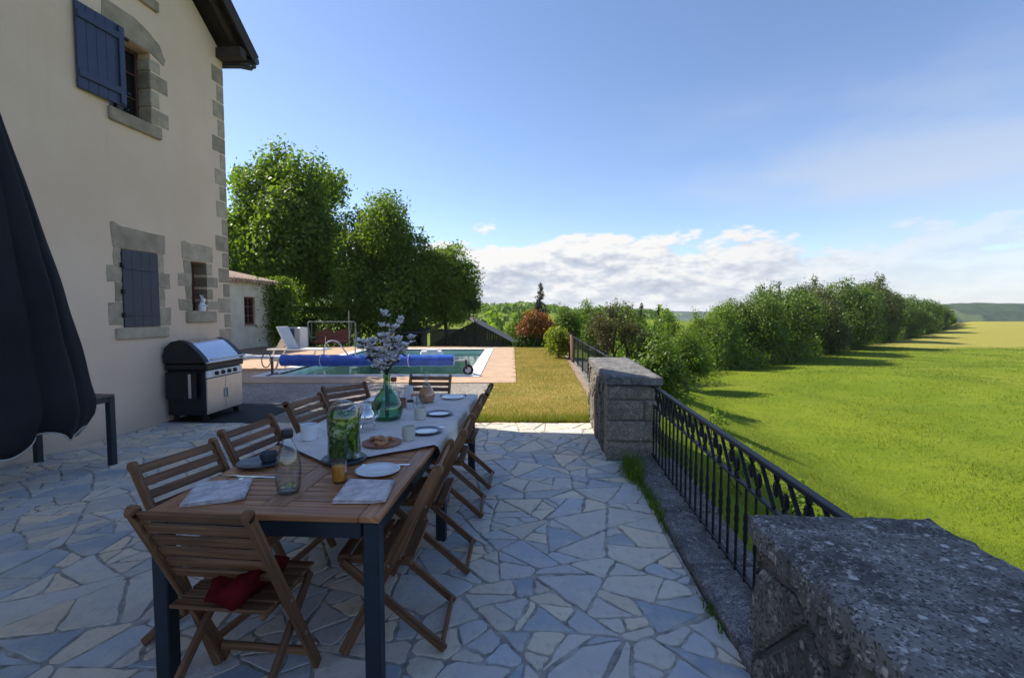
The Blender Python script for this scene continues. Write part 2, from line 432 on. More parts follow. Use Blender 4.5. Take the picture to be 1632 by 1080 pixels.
def lawn_mat():
    m, gg, out = new_mat('lawn')
    t = gg.n('ShaderNodeTexCoord').outputs['Object']
    a = gg.noise(t, 1.1, 5, 0.62)
    b = gg.noise(t, 7, 5, 0.65)
    c = gg.mix(gg.smooth(a, 0.35, 0.65), (0.34, 0.30, 0.080), (0.43, 0.31, 0.125))
    c = gg.mix(gg.smooth(b, 0.5, 0.72, 0, .7), c, (0.24, 0.25, 0.06))
    c = gg.mix(gg.smooth(gg.noise(t, 2.4, 4, .6), 0.52, 0.66, 0, .75), c, (0.21, 0.245, 0.045))
    c = gg.mix(gg.smooth(gg.noise(t, 3.3, 4, .6, .5), 0.58, 0.7, 0, .7), c, (0.40, 0.27, 0.15))
    finish(gg, out, c, 0.95, 0, b, 0.8, 0.03, 0.1)
    return m


M['lawn'] = lawn_mat()
G1, G2, G3 = (0.048, 0.094, 0.012), (0.096, 0.162, 0.021), (0.150, 0.222, 0.030)
M['leaf_dark'] = leaf_mat('leaf_dark', [scl(G1, .75), scl(G1, 1.1), scl(G2, 1.0)], 0.45, (1.9, 1.9, .7))
M['leaf_mid'] = leaf_mat('leaf_mid', [G1, G2, G3], 0.48, (2.0, 1.95, .7))
M['leaf_row'] = leaf_mat('leaf_row', [(0.05, 0.095, 0.013), (0.095, 0.16, 0.020), (0.175, 0.235, 0.03)], 0.30)
M['leaf_light'] = leaf_mat('leaf_light', [G2, G3, (0.145, 0.205, 0.032)], 0.45)
M['leaf_yellow'] = leaf_mat('leaf_yellow', [(0.10, 0.16, 0.02), (0.19, 0.23, 0.025), (0.26, 0.28, 0.035)], 0.45)
M['leaf_orange'] = leaf_mat('leaf_orange', [(0.13, 0.12, 0.03), (0.33, 0.13, 0.035), (0.42, 0.19, 0.06)], 0.35, (1.3, 1.0, .7))
M['leaf_olive'] = leaf_mat('leaf_olive', [(0.05, 0.05, 0.022), (0.085, 0.085, 0.03), (0.12, 0.11, 0.045)], 0.3)
M['needle'] = leaf_mat('needle', [(0.012, 0.020, 0.012), (0.022, 0.035, 0.018), (0.035, 0.05, 0.025)], 0.15, (1.2, 1.3, .8))
M['grass_field'] = leaf_mat('grass_field', [(0.100, 0.155, 0.009), (0.15, 0.20, 0.013), (0.21, 0.245, 0.022)], 0.35, (1.35, 1.4, .7))
M['grass_lawn'] = leaf_mat('grass_lawn', [(0.20, 0.22, 0.045), (0.38, 0.31, 0.085), (0.52, 0.39, 0.15)], 0.3, (1.3, 1.3, .8))
M['mint'] = leaf_mat('mint', [(0.05, 0.15, 0.02), (0.10, 0.25, 0.03), (0.20, 0.36, 0.06)], 0.35)


def water_mat():
    m, gg, out = new_mat('pool_water')
    t = gg.n('ShaderNodeTexCoord').outputs['Object']
    bp = gg.n('ShaderNodeBump', {'Strength': 0.10, 'Distance': 0.03, 'Height': gg.noise(t, 3.5, 4, 0.55)})
    fr = gg.n('ShaderNodeFresnel', {0: 1.33, 'Normal': bp.outputs[0]})
    tr = gg.n('ShaderNodeBsdfTransparent', {0: (0.80, 0.93, 0.91)})
    gs = gg.n('ShaderNodeBsdfGlossy', {0: (0.9, 0.95, 0.95), 1: 0.05, 'Normal': bp.outputs[0]})
    ms = gg.n('ShaderNodeMixShader', {0: fr, 1: tr, 2: gs})
    gg.nt.links.new(ms.outputs[0], out.inputs[0])
    return m


M['water'] = water_mat()
M['hill'] = None


# ------------------------------------------------------------------ mesh helpers
class MB:
    def __init__(self):
        self.v, self.f, self.uv = [], [], []

    def add(self, verts, faces, uvs=None):
        o = len(self.v)
        self.v += [tuple(p) for p in verts]
        self.uv += uvs if uvs else [(p[0], p[1] + p[2]) for p in verts]
        self.f += [tuple(o + i for i in f) for f in faces]

    def frame_box(self, c, ax, half, ch=0.0):
        """chamfered box: centre, three axis vectors, half sizes"""
        c = Vector(c)
        ax = [Vector(a).normalized() for a in ax]
        L = max(range(3), key=lambda i: half[i])
        o1, o2 = [i for i in range(3) if i != L]
        ch = min(ch, 0.45 * min(half))
        vs, uvs, idx = [], [], {}
        for sx in (-1, 1):
            for sy in (-1, 1):
                for sz in (-1, 1):
                    for k in range(3 if ch else 1):
                        s = [sx * half[0], sy * half[1], sz * half[2]]
                        if ch:
                            for j in range(3):
                                if j != k:
                                    s[j] -= (sx, sy, sz)[j] * ch
                        idx[(sx, sy, sz, k)] = len(vs)
                        vs.append(c + ax[0] * s[0] + ax[1] * s[1] + ax[2] * s[2])
                        uvs.append((s[L], s[o1] + 1.31 * s[o2]))
        fs = []
        S = (-1, 1)
        if not ch:
            g_ = lambda a, b, c_: idx[(a, b, c_, 0)]
            for s in S:
                q = [(s, -1, -1), (s, 1, -1), (s, 1, 1), (s, -1, 1)]
                for perm in range(3):
                    qq = [tuple(p[(j - perm) % 3] for j in range(3)) for p in q]
                    f = [g_(*p) for p in qq]
                    fs.append(f if s > 0 else f[::-1])
        else:
            for k in range(3):
                for s in S:
                    q = []
                    for a, b in ((-1, -1), (1, -1), (1, 1), (-1, 1)):
                        t = [0, 0, 0]
                        t[k] = s
                        t[(k + 1) % 3] = a
                        t[(k + 2) % 3] = b
                        q.append(idx[(*t, k)])
                    fs.append(q if s > 0 else q[::-1])
            for k in range(3):      # edges running along axis k
                i, j = (k + 1) % 3, (k + 2) % 3
                for a in S:
                    for b in S:
                        q = []
                        for (e, kk) in ((-1, i), (1, i), (1, j), (-1, j)):
                            t = [0, 0, 0]
                            t[k] = e
                            t[i] = a
                            t[j] = b
                            q.append(idx[(*t, kk)])
                        fs.append(q if a * b < 0 else q[::-1])
            for sx in S:
                for sy in S:
                    for sz in S:
                        q = [idx[(sx, sy, sz, k)] for k in range(3)]
                        fs.append(q if sx * sy * sz > 0 else q[::-1])
        self.add(vs, fs, uvs)
        return self

    def box(self, x0, x1, y0, y1, z0, z1, ch=0.0):
        return self.frame_box(((x0 + x1) / 2, (y0 + y1) / 2, (z0 + z1) / 2), ((1, 0, 0), (0, 1, 0), (0, 0, 1)),
                              (abs(x1 - x0) / 2, abs(y1 - y0) / 2, abs(z1 - z0) / 2), ch)

    def beam(self, p, q, w, h, ch=0.003, side=None):
        p, q = Vector(p), Vector(q)
        d_ = (q - p).normalized()
        s = Vector(side) if side else (Vector((0, 0, 1)).cross(d_) if abs(d_.z) < 0.95 else Vector((1, 0, 0)))
        s = (s - d_ * s.dot(d_)).normalized()
        u = d_.cross(s)
        return self.frame_box((p + q) / 2, (d_, s, u), ((q - p).length / 2, w / 2, h / 2), ch)

    def tube(self, pts, rad, n=8, cap=True):
        pts = [Vector(p) for p in pts]
        if not hasattr(rad, '__len__'):
            rad = [rad] * len(pts)
        vs, fs, uvs = [], [], []
        ln = 0
        for i, p in enumerate(pts):
            a = pts[max(0, i - 1)]
            b = pts[min(len(pts) - 1, i + 1)]
            t = (b - a).normalized()
            if i:
                ln += (p - pts[i - 1]).length
            s = t.cross(Vector((0, 0, 1)) if abs(t.z) < 0.9 else Vector((0, 1, 0))).normalized()
            u = s.cross(t)
            for k in range(n):
                an = 2 * PI * k / n
                vs.append(p + (s * math.cos(an) + u * math.sin(an)) * rad[i])
                uvs.append((ln, an * rad[i]))
        for i in range(len(pts) - 1):
            for k in range(n):
                a, b = i * n + k, i * n + (k + 1) % n
                fs.append((a, b, b + n, a + n))
        if cap:
            fs.append(tuple(range(n))[::-1])
            fs.append(tuple((len(pts) - 1) * n + k for k in range(n)))
        self.add(vs, fs, uvs)
        return self

    def lathe(self, prof, n=24, c=(0, 0, 0), cap0=True, cap1=True, wob=None):
        vs, fs = [], []
        for i, (r, z) in enumerate(prof):
            for k in range(n):
                an = 2 * PI * k / n
                rr = r * (wob(an, i) if wob else 1)
                vs.append((c[0] + rr * math.cos(an), c[1] + rr * math.sin(an), c[2] + z))
        for i in range(len(prof) - 1):
            for k in range(n):
                a, b = i * n + k, i * n + (k + 1) % n
                fs.append((a, b, b + n, a + n))
        if cap0:
            fs.append(tuple(range(n))[::-1])
        if cap1:
            fs.append(tuple((len(prof) - 1) * n + k for k in range(n)))
        self.add(vs, fs)
        return self

    def prism(self, poly, z0, z1, bevel=0.0):
        """flat polygon (ccw) extruded in z, top edge chamfered"""
        n = len(poly)
        rings = [(1.0, z0, 0), (1.0, z1 - bevel, 0)] + ([(1.0, z1, bevel)] if bevel else [])
        cx = sum(p[0] for p in poly) / n
        cy = sum(p[1] for p in poly) / n
        vs = []
        for _, z, ins in rings:
            for x, y in poly:
                dl = math.hypot(x - cx, y - cy) or 1
                k = max(0.5, 1 - ins / dl)
                vs.append((cx + (x - cx) * k, cy + (y - cy) * k, z))
        fs = []
        for i in range(len(rings) - 1):
            for k in range(n):
                a, b = i * n + k, i * n + (k + 1) % n
                fs.append((a, b, b + n, a + n))
        fs.append(tuple((len(rings) - 1) * n + k for k in range(n)))
        fs.append(tuple(range(n))[::-1])
        self.add(vs, fs)
        return self

    def mesh(self, name, mat, smooth=False):
        me = bpy.data.meshes.new(name)
        me.from_pydata(self.v, [], self.f)
        lay = me.uv_layers.new(name='UVMap')
        li = np.empty(len(me.loops), np.int32)
        me.loops.foreach_get('vertex_index', li)
        lay.data.foreach_set('uv', np.array(self.uv, np.float32)[li].ravel())
        if smooth:
            me.polygons.foreach_set('use_smooth', [True] * len(me.polygons))
            if smooth != 'all':
                me.set_sharp_from_angle(angle=R(40))
        me.materials.append(M[mat] if isinstance(mat, str) else mat)
        me.update()
        return me

    def build(self, name, mat, parent=None, smooth=False):
        return link(name, self.mesh(name, mat, smooth), parent)


def link(name, me, parent=None, loc=None, rz=None):
    o = bpy.data.objects.new(name, me)
    col.objects.link(o)
    if parent:
        o.parent = parent
    if loc is not None:
        o.location = loc
    if rz is not None:
        o.rotation_euler = (0, 0, rz)
    return o


def tag(o, label=None, cat=None, group=None, kind=None):
    if label:
        o['label'] = label
    if cat:
        o['category'] = cat
    if group:
        o['group'] = group
    if kind:
        o['kind'] = kind
    return o


def thing(name, label, cat, loc=(0, 0, 0), rz=0, group=None):
    o = bpy.data.objects.new(name, None)
    o.empty_display_size = 0.1
    col.objects.link(o)
    o.location = loc
    o.rotation_euler = (0, 0, rz)
    return tag(o, label, cat, group)


def kids(o):
    return [c for c in bpy.data.objects if c.parent is o]


def dup(root, label, loc, rz):
    r = root.copy()
    col.objects.link(r)
    r.location = loc
    r.rotation_euler = (0, 0, rz)
    r['label'] = label
    for ch in kids(root):
        c = ch.copy()
        col.objects.link(c)
        c.parent = r
        for s in kids(ch):
            d2 = s.copy()
            col.objects.link(d2)
            d2.parent = c
    return r


def np_mesh(name, verts, fsize, mat, uv=None, smooth=False):
    """mesh of separate polygons: verts (n*fsize, 3)"""
    nv = len(verts)
    nf = nv // fsize
    me = bpy.data.meshes.new(name)
    me.vertices.add(nv)
    me.vertices.foreach_set('co', np.ascontiguousarray(verts, np.float32).ravel())
    me.loops.add(nv)
    me.loops.foreach_set('vertex_index', np.arange(nv, dtype=np.int32))
    me.polygons.add(nf)
    me.polygons.foreach_set('loop_start', np.arange(0, nv, fsize, dtype=np.int32))
    me.polygons.foreach_set('loop_total', np.full(nf, fsize, np.int32))
    me.materials.append(M[mat])
    me.update(calc_edges=True)
    return me


# ------------------------------------------------------------------ voronoi stones
def clip(poly, nx, ny, c):
    """keep the side nx*x+ny*y <= c"""
    out = []
    n = len(poly)
    for i in range(n):
        p, q = poly[i], poly[(i + 1) % n]
        dp = nx * p[0] + ny * p[1] - c
        dq = nx * q[0] + ny * q[1] - c
        if dp <= 0:
            out.append(p)
        if (dp < 0 < dq) or (dq < 0 < dp):
            t = dp / (dp - dq)
            out.append((p[0] + (q[0] - p[0]) * t, p[1] + (q[1] - p[1]) * t))
    return out


def area(p):
    return 0.5 * abs(sum(p[i][0] * p[(i + 1) % len(p)][1] - p[(i + 1) % len(p)][0] * p[i][1] for i in range(len(p))))


def stones(region, step, gap, seed, wvar=0.35, stretch=1.25, rough=0.012):
    """crazy paving inside a convex ccw region: list of rounded, slightly ragged polygons"""
    rd = random.Random(seed)
    xs = [p[0] for p in region]
    ys = [p[1] for p in region]
    pts = []
    y = min(ys) - step
    row = 0
    while y < max(ys) + step:
        x = min(xs) - step + (row % 2) * step * stretch / 2
        while x < max(xs) + step * stretch:
            if rd.random() > 0.08:
                pts.append((x + rd.uniform(-.46, .46) * step * stretch, y + rd.uniform(-.46, .46) * step, rd.uniform(-1, 1) * wvar * step * step))
            x += step * stretch
        y += step
        row += 1
    P = np.array(pts)
    res = []
    for i, (px, py, pw) in enumerate(pts):
        d2 = (P[:, 0] - px) ** 2 + (P[:, 1] - py) ** 2
        nb = np.argsort(d2)[1:26]
        s = step * 3
        poly = [(px - s, py - s), (px + s, py - s), (px + s, py + s), (px - s, py + s)]
        for j in nb:
            qx, qy, qw = pts[j]
            nx, ny = qx - px, qy - py
            L = math.hypot(nx, ny)
            c = (qx * qx + qy * qy - px * px - py * py - qw + pw) / 2 / L - gap / 2 * rd.uniform(0.55, 1.5)
            poly = clip(poly, nx / L, ny / L, c)
            if len(poly) < 3:
                break
        if len(poly) < 3:
            continue
        for k in range(len(region)):
            a, b = region[k], region[(k + 1) % len(region)]
            ex, ey = b[0] - a[0], b[1] - a[1]
            L = math.hypot(ex, ey)
            nx, ny = ey / L, -ex / L
            poly = clip(poly, nx, ny, nx * a[0] + ny * a[1])
            if len(poly) < 3:
                break
        if len(poly) < 3 or area(poly) < step * step * 0.05:
            continue
        # drop tiny edges, then cut corners and roughen
        q = [p for k, p in enumerate(poly) if math.dist(p, poly[k - 1]) > step * 0.06]
        if len(q) < 3:
            continue
        out = []
        for k in range(len(q)):
            a, b, c = q[k - 1], q[k], q[(k + 1) % len(q)]
            la, lc = math.dist(a, b), math.dist(b, c)
            ra = min(step * 0.05, la * 0.3) / la
            rc = min(step * 0.05, lc * 0.3) / lc
            out.append((b[0] + (a[0] - b[0]) * ra, b[1] + (a[1] - b[1]) * ra))
            out.append((b[0] + (c[0] - b[0]) * rc, b[1] + (c[1] - b[1]) * rc))
            if lc > step * 0.45:
                t = rd.uniform(.4, .6)
                r_ = rd.uniform(-1, 0.4) * rough
                out.append((b[0] + (c[0] - b[0]) * t - (c[1] - b[1]) / lc * r_ * -1, b[1] + (c[1] - b[1]) * t + (c[0] - b[0]) / lc * r_ * -1))
        res.append(out)
    return res


def centroid(p):
    return sum(q[0] for q in p) / len(p), sum(q[1] for q in p) / len(p)


def shards(region, coarse, amin, amax, gap, seed, warp=0.03):
    """crazy paving: coarse cells broken again and again into angular slabs that meet in T joints"""
    rd = random.Random(seed)
    cells = stones(region, coarse, 0.0, seed, 0.5, 1.2, 0.0)
    out = []

    def split(p):
        a = area(p)
        lim = amin * (amax / amin) ** (rd.random() ** 1.3)
        if a < lim * 1.5:
            out.append(p)
            return
        best = max(((math.dist(u, v), u, v) for u in p for v in p), key=lambda t: t[0])
        ang = math.atan2(best[2][1] - best[1][1], best[2][0] - best[1][0]) + rd.gauss(0, .38)
        cx, cy = centroid(p)
        k = rd.uniform(-.16, .16) * best[0]
        nx, ny = math.cos(ang), math.sin(ang)
        c = nx * cx + ny * cy + k
        q1, q2 = clip(p, nx, ny, c), clip(p, -nx, -ny, -c)
        for q in (q1, q2):
            if len(q) >= 3 and area(q) > amin * .12:
                split(q)
    for c in cells:
        split(c)
    res = []
    for p in out:
        if sum(p[i][0] * p[(i + 1) % len(p)][1] - p[(i + 1) % len(p)][0] * p[i][1] for i in range(len(p))) < 0:
            p = p[::-1]
        q = p
        n = len(p)
        for k in range(n):                       # pull every edge inwards by half a joint
            a, b = p[k], p[(k + 1) % n]
            L = math.dist(a, b)
            if L < 1e-6:
                continue
            nx, ny = (b[1] - a[1]) / L, -(b[0] - a[0]) / L
            q = clip(q, nx, ny, nx * a[0] + ny * a[1] - gap / 2 * rd.uniform(.5, 1.7))
            if len(q) < 3:
                break
        if len(q) < 3 or area(q) < amin * .15:
            continue
        q = [v for k, v in enumerate(q) if math.dist(v, q[k - 1]) > .022]
        if len(q) < 3:
            continue
        r = []
        n = len(q)
        for k in range(n):
            a, b, c = q[k - 1], q[k], q[(k + 1) % n]
            la, lc = math.dist(a, b), math.dist(b, c)
            ca, cc = min(rd.uniform(.006, .034), la * .3) / la, min(rd.uniform(.006, .034), lc * .3) / lc
            r.append((b[0] + (a[0] - b[0]) * ca, b[1] + (a[1] - b[1]) * ca))
            r.append((b[0] + (c[0] - b[0]) * cc, b[1] + (c[1] - b[1]) * cc))
            m = int(lc / .085)
            for j in range(m):
                t = (j + 1) / (m + 1) + rd.uniform(-.06, .06)
                off = rd.uniform(-.3, 1) * .011
                r.append((b[0] + (c[0] - b[0]) * t - (c[1] - b[1]) / lc * off, b[1] + (c[1] - b[1]) * t + (c[0] - b[0]) / lc * off))
        w = [(x + warp * math.sin(3.1 * y + 1.7 * math.sin(2.3 * x)), y + warp * math.sin(3.7 * x + 1.3 * math.sin(2.9 * y) + 1)) for x, y in r]
        res.append(w)
    return res


# ------------------------------------------------------------------ terrain
def sstep(a, b, x):
    t = np.clip((x - a) / (b - a), 0, 1)
    return t * t * (3 - 2 * t)


TA = R(4.0)                                     # direction of the terrace wall
def wall_x(y):                                  # outer line of the terrace wall
    return 0.80 + math.tan(TA) * (y - 1.6) + 0.66


CREST_Y = (13, 20.7, 23.9, 28.2, 35.8, 48.7, 75, 92, 120)
CREST_X = (2.5, 7.4, 11.0, 15.9, 23.4, 36.9, 67.6, 86, 115)


def crest_x(Y):                                 # the brow of the meadow; beyond it the ground falls into a dip
    return np.interp(Y, CREST_Y, CREST_X)


def terrain_z(X, Y):
    X = np.asarray(X, float)
    Y = np.asarray(Y, float)
    xw = wall_x(np.clip(Y, -40, 21))
    side = sstep(0.0, 1.0, X - xw)              # 1 outside the wall
    out = -0.45 - 1.15 * sstep(0.6, 5.0, X - xw)
    swell = 0.42 * sstep(9, 33, np.hypot(X, Y)) * sstep(1.5, 5.0, X - xw) * (1 - sstep(95, 150, Y))
    ridge = 1.38 * sstep(44, 88, Y) * sstep(28, 95, X)
    fall = -16 * sstep(95, 260, Y) * sstep(10, 90, X) - 3.0 * sstep(96, 150, Y) * sstep(30, 95, X)
    back = -2.1 * sstep(21.2, 31, Y)
    rise = 5.6 * sstep(62, 210, Y) * (1 - sstep(15, 110, X))
    dip = -1.0 * sstep(30, 60, Y) * (1 - sstep(8, 26, X))
    left = -0.03 + back * 1.0
    right = out + back * 0.25 * sstep(0, 1, X - xw)
    z = left * (1 - side) + right * side
    over = (crest_x(Y) - X) * 0.72
    drop = -2.5 * sstep(0.2, 5.2, over) * sstep(14, 21, Y) * (1 - sstep(85, 120, Y)) * sstep(0.5, 3.0, X - xw)
    far = 0.35 * np.sin(X * 0.021 + 1.3) * np.cos(Y * 0.017) * sstep(110, 260, np.hypot(X, Y))
    bump = 0.10 * np.sin(X * 0.55 + 0.4 * Y) * np.sin(Y * 0.41 - 0.2 * X) * side * sstep(2.0, 8.0, X - xw)
    return z + drop + swell + ridge + fall + rise + dip + far * 8 + bump


POOL = (-5.95, -1.12, 11.9, 20.1)


def make_terrain():
    def axis(mid, lo, hi, step, far, extra=()):
        a = list(np.arange(lo, hi + 1e-6, step))
        s, x = step, hi
        while x < far:
            s *= 1.16
            x += s
            a.append(x)
        s, x = step, lo
        while x > -far:
            s *= 1.16
            x -= s
            a.append(x)
        a = [v for v in a if all(abs(v - e) > 0.12 for e in extra)] + list(extra)
        return np.array(sorted(a))
    xs = axis(0, -10, 30, 0.5, 1900, (POOL[0], POOL[1]))
    ys = axis(0, -4, 60, 0.5, 1900, (POOL[2], POOL[3]))
    XX, YY = np.meshgrid(xs, ys)
    Z = terrain_z(XX, YY)
    nx, ny = len(xs), len(ys)
    i, j = np.meshgrid(np.arange(nx - 1), np.arange(ny - 1))
    cx = (xs[:-1] + xs[1:]) / 2
    cy = (ys[:-1] + ys[1:]) / 2
    CX_, CY_ = np.meshgrid(cx, cy)
    keep = ~((CX_ > POOL[0]) & (CX_ < POOL[1]) & (CY_ > POOL[2]) & (CY_ < POOL[3]))
    a = (j * nx + i)[keep]
    q = np.stack([a, a + 1, a + nx + 1, a + nx], 1)
    me = bpy.data.meshes.new('ground')
    co = np.stack([XX, YY, Z], -1).reshape(-1, 3)
    me.vertices.add(len(co))
    me.vertices.foreach_set('co', co.astype(np.float32).ravel())
    me.loops.add(q.size)
    me.loops.foreach_set('vertex_index', q.astype(np.int32).ravel())
    me.polygons.add(len(q))
    me.polygons.foreach_set('loop_start', np.arange(0, q.size, 4, dtype=np.int32))
    me.polygons.foreach_set('loop_total', np.full(len(q), 4, np.int32))
    me.polygons.foreach_set('use_smooth', np.ones(len(q), bool))
    me.materials.append(M['meadow'])
    me.update(calc_edges=True)
    tag(link('ground', me), kind='structure')


make_terrain()


def hill(name, x0, x1, y, prof, depth, mat, n=160, seed=1):
    """a wooded ridge: rounded cross-section, bumpy crest"""
    rd = np.random.RandomState(seed)
    ph = rd.uniform(0, 6.28, 12)
    fr = np.array([2, 3, 5, 8, 13, 21, 34, 55, 70, 90, 110, 130]) * 1.0
    am = 1 / fr ** 0.75
    t = np.linspace(0, 1, n)
    w = sum(am[k] * np.sin(fr[k] * t * 6.28 + ph[k]) for k in range(12))
    top_ = prof(t) + w * 2.6
    vs, fs = [], []
    K = 9
    for i in range(n):
        for k in range(K):
            s = k / (K - 1)
            vs.append((x0 + (x1 - x0) * t[i], y + (s - 0.35) * depth + 9 * math.sin(t[i] * 21 + k), -26 + (top_[i] + 26) * math.sin(PI * min(1, max(0, 0.05 + s * 0.9))) ** 0.6))
    for i in range(n - 1):
        for k in range(K - 1):
            a = i * K + k
            fs.append((a, a + K, a + K + 1, a + 1))
    me = bpy.data.meshes.new(name)
    me.from_pydata(vs, [], fs)
    me.polygons.foreach_set('use_smooth', [True] * len(fs))
    me.materials.append(M[mat])
    return tag(link(name, me), kind='structure')


def hill_mat(name, c1, c2, field):
    m, gg, out = new_mat(name)
    t = gg.n('ShaderNodeTexCoord').outputs['Object']
    a = gg.noise(t, 0.09, 6, 0.65)
    f = gg.noise(t, 0.010, 2, 0.5)
    c = gg.mix(gg.smooth(a, .35, .65), c1, c2)
    c = gg.mix(gg.smooth(f, .60, .63), c, field)
    finish(gg, out, c, 0.95, 0, a, 1.0, 3.0, 0.05)
    return m


M['hill'] = hill_mat('wooded_hill', (0.022, 0.042, 0.018), (0.05, 0.085, 0.03), (0.11, 0.15, 0.045))
hill('hills', 400, 1500, 620, lambda t: 9.5 + 2.5 * np.sin(t * 5 + 0.6), 150, 'hill', 320, 3)
hill('hills', -900, 260, 900, lambda t: 9.0 + 3 * np.sin(t * 4), 200, 'hill', 260, 5)
hill('hills', 0, 1600, 1500, lambda t: 3.0 + 2 * np.sin(t * 7), 200, 'hill', 260, 9)

# ------------------------------------------------------------------ terrace paving
TH = math.atan(0.109)                            # direction of the house wall
def house_x(y):
    return -5.69 + 0.109 * y


def kerb_x(y):
    return 0.80 + math.tan(TA) * (y - 1.6) + 0.185


terrace = MB()
reg = [(house_x(-0.6), -0.6), (kerb_x(-0.6), -0.6), (kerb_x(6.78), 6.78), (house_x(6.78), 6.78)]
terrace.prism(reg, -0.5, -0.003)
ter = terrace.build('terrace', 'joint')
tag(ter, kind='structure')


def screen_size(poly):
    cx = sum(p[0] for p in poly) / len(poly)
    cy = sum(p[1] for p in poly) / len(poly)
    if cy < 0.4:
        return 0
    u = 816 + 770 * cx / cy
    v = 497 + 770 * 1.57 / cy
    if not (-120 < u < 1750) or v > 1200:
        return 0
    return area(poly) / cy ** 3


sts = shards(reg, 0.56, 0.013, 0.105, 0.0085, 17)
sts = [p for p in sts if all(x < kerb_x(y) + .03 and y < 6.83 for x, y in p)]
sts.sort(key=screen_size, reverse=True)
rest = MB()
rd = random.Random(5)
for k, poly in enumerate(sts):
    zt = rd.uniform(0.0, 0.0065)
    if k < 300 and screen_size(poly) > 0:
        cx = sum(p[0] for p in poly) / len(poly)
        cy = sum(p[1] for p in poly) / len(poly)
        b = MB().prism([(x - cx, y - cy) for x, y in poly], -0.03, zt, 0.004)
        o = b.build('paving_stone', 'flag', ter)
        o.location = (cx, cy, 0)
        o.rotation_euler = (rd.uniform(-.006, .006), rd.uniform(-.006, .006), 0)
    else:
        rest.prism(poly, -0.03, zt, 0.006)
tag(rest.build('paving_stones', 'flag', ter), kind='stuff')

# ground strips next to the terrace
gv = MB()
gv.prism([(-14, 6.80), (-0.62, 6.80), (-0.42, 10.6), (-14, 10.6)], -0.4, -0.004)
tag(gv.build('gravel_bed', 'gravel'), kind='structure')
yard = MB()
yard.prism([(-20, 10.62), (-9.0, 10.62), (-9.0, 21.3), (-20, 21.3)], -0.4, -0.010)
tag(yard.build('yard_ground', 'soil'), kind='structure')
bk = MB()
bk.prism([(house_x(-9) - 12, -9), (house_x(-9), -9), (kerb_x(-9), -9), (kerb_x(-0.62), -0.62), (house_x(-0.62), -0.62)], -0.4, -0.006)
tag(bk.build('path', 'gravel'), kind='structure')

# pool deck: four slabs round the pool
dk = [(-9.0, 10.62, 0.10, 11.55), (-9.0, 11.55, -6.30, 20.45), (-0.77, 11.55, 0.10, 20.45), (-9.0, 20.45, 0.10, 21.3)]
dmb = MB()
for x0, y0, x1, y1 in dk:
    dmb.prism([(x0, y0), (x1, y0), (x1, y1), (x0, y1)], -0.4, 0.012, 0.004)
tag(dmb.build('pool_deck', 'deck'), kind='structure')

lawn_poly = [(-0.60, 6.80), (1.30, 6.80), (1.85, 17.5), (2.2, 21.4), (0.12, 21.4), (0.12, 10.62), (-0.40, 10.62)]
tag(MB().prism(lawn_poly, -0.4, 0.0).build('lawn', 'lawn'), kind='structure')
tag(MB().prism([(-12, 21.3), (0.1, 21.3), (0.1, 22.0), (-12, 22.0)], -0.5, -0.004).build('path', 'soil'), kind='structure')
tag(MB().prism([(1.32, 7.3), (1.62, 7.3), (2.1, 17.5), (1.87, 17.5)], -0.4, 0.006).build('path', 'soil'), kind='structure')


def blades(name, n, sampler, zf, h, w, mat, seed, label=None, parent=None):
    rs = np.random.RandomState(seed)
    x, y = sampler(rs, n)
    n = len(x)
    dist = np.hypot(x, y)
    z = zf(x, y)
    an = rs.uniform(0, 2 * PI, n)
    hh = h * rs.uniform(0.4, 1.25, n)
    ww = w * rs.uniform(0.6, 1.3, n) * np.maximum(1, dist / 9)
    lean = hh * rs.uniform(0.2, 0.9, n)
    la = rs.uniform(0, 2 * PI, n)
    bx, by = np.cos(an) * ww / 2, np.sin(an) * ww / 2
    V = np.empty((n, 3, 3))
    V[:, 0] = np.stack([x - bx, y - by, z - 0.01], 1)
    V[:, 1] = np.stack([x + bx, y + by, z - 0.01], 1)
    V[:, 2] = np.stack([x + np.cos(la) * lean, y + np.sin(la) * lean, z + hh], 1)
    me = np_mesh(name, V.reshape(-1, 3), 3, mat)
    o = link(name, me, parent)
    tag(o, label, 'grass' if label else None, kind='stuff')
    return o


def s_lawn(rs, n):
    y = 6.82 + (21.3 - 6.82) * rs.uniform(0, 1, n) ** 1.6
    xl = np.where(y < 10.6, -0.60 + (y - 6.8) * 0.05 + 0.12 * np.sin(y * 9), 0.09 + 0.05 * np.sin(y * 7) + 0.05 * np.sin(y * 17.3))
    xr = 1.30 + (y - 6.8) * 0.055
    return xl + (xr - xl) * rs.uniform(0, 1, n), y


blades('grass', 90000, s_lawn, lambda x, y: 0 * x, 0.042, 0.007, 'grass_lawn', 3, 'short dry yellow-green lawn grass between the pool deck and the far pier')


def s_edge(rs, n):
    y = 6.80 + rs.exponential(0.16, n)
    return rs.uniform(-0.6, 1.22, n), y


blades('grass', 2600, s_edge, lambda x, y: 0 * x, 0.10, 0.008, 'grass_field', 4, 'longer green grass fringe along the end of the stone terrace')


def s_field(rs, n):
    y = 1.2 + 44 * rs.uniform(0, 1, n) ** 2.2
    x0 = wall_x(np.clip(y, 0, 21)) + 0.5
    x1 = np.maximum(x0 + 0.5, y * 1.12 + 1.2)
    u = rs.uniform(0, 1, n)
    x = x0 + (x1 - x0) * u
    k = np.sin(x * 1.7 + 1.1 * np.sin(y * 0.9)) * np.sin(y * 1.3 + 0.6 * x) + rs.uniform(-.9, 1.2, n)
    keep = (k > 0) & ~((y > 15) & (x < crest_x(y) - .1))
    return x[keep], y[keep]


blades('grass', 170000, s_field, terrain_z, 0.050, 0.011, 'grass_field', 8, 'bright green meadow grass on the slope beyond the iron railing')

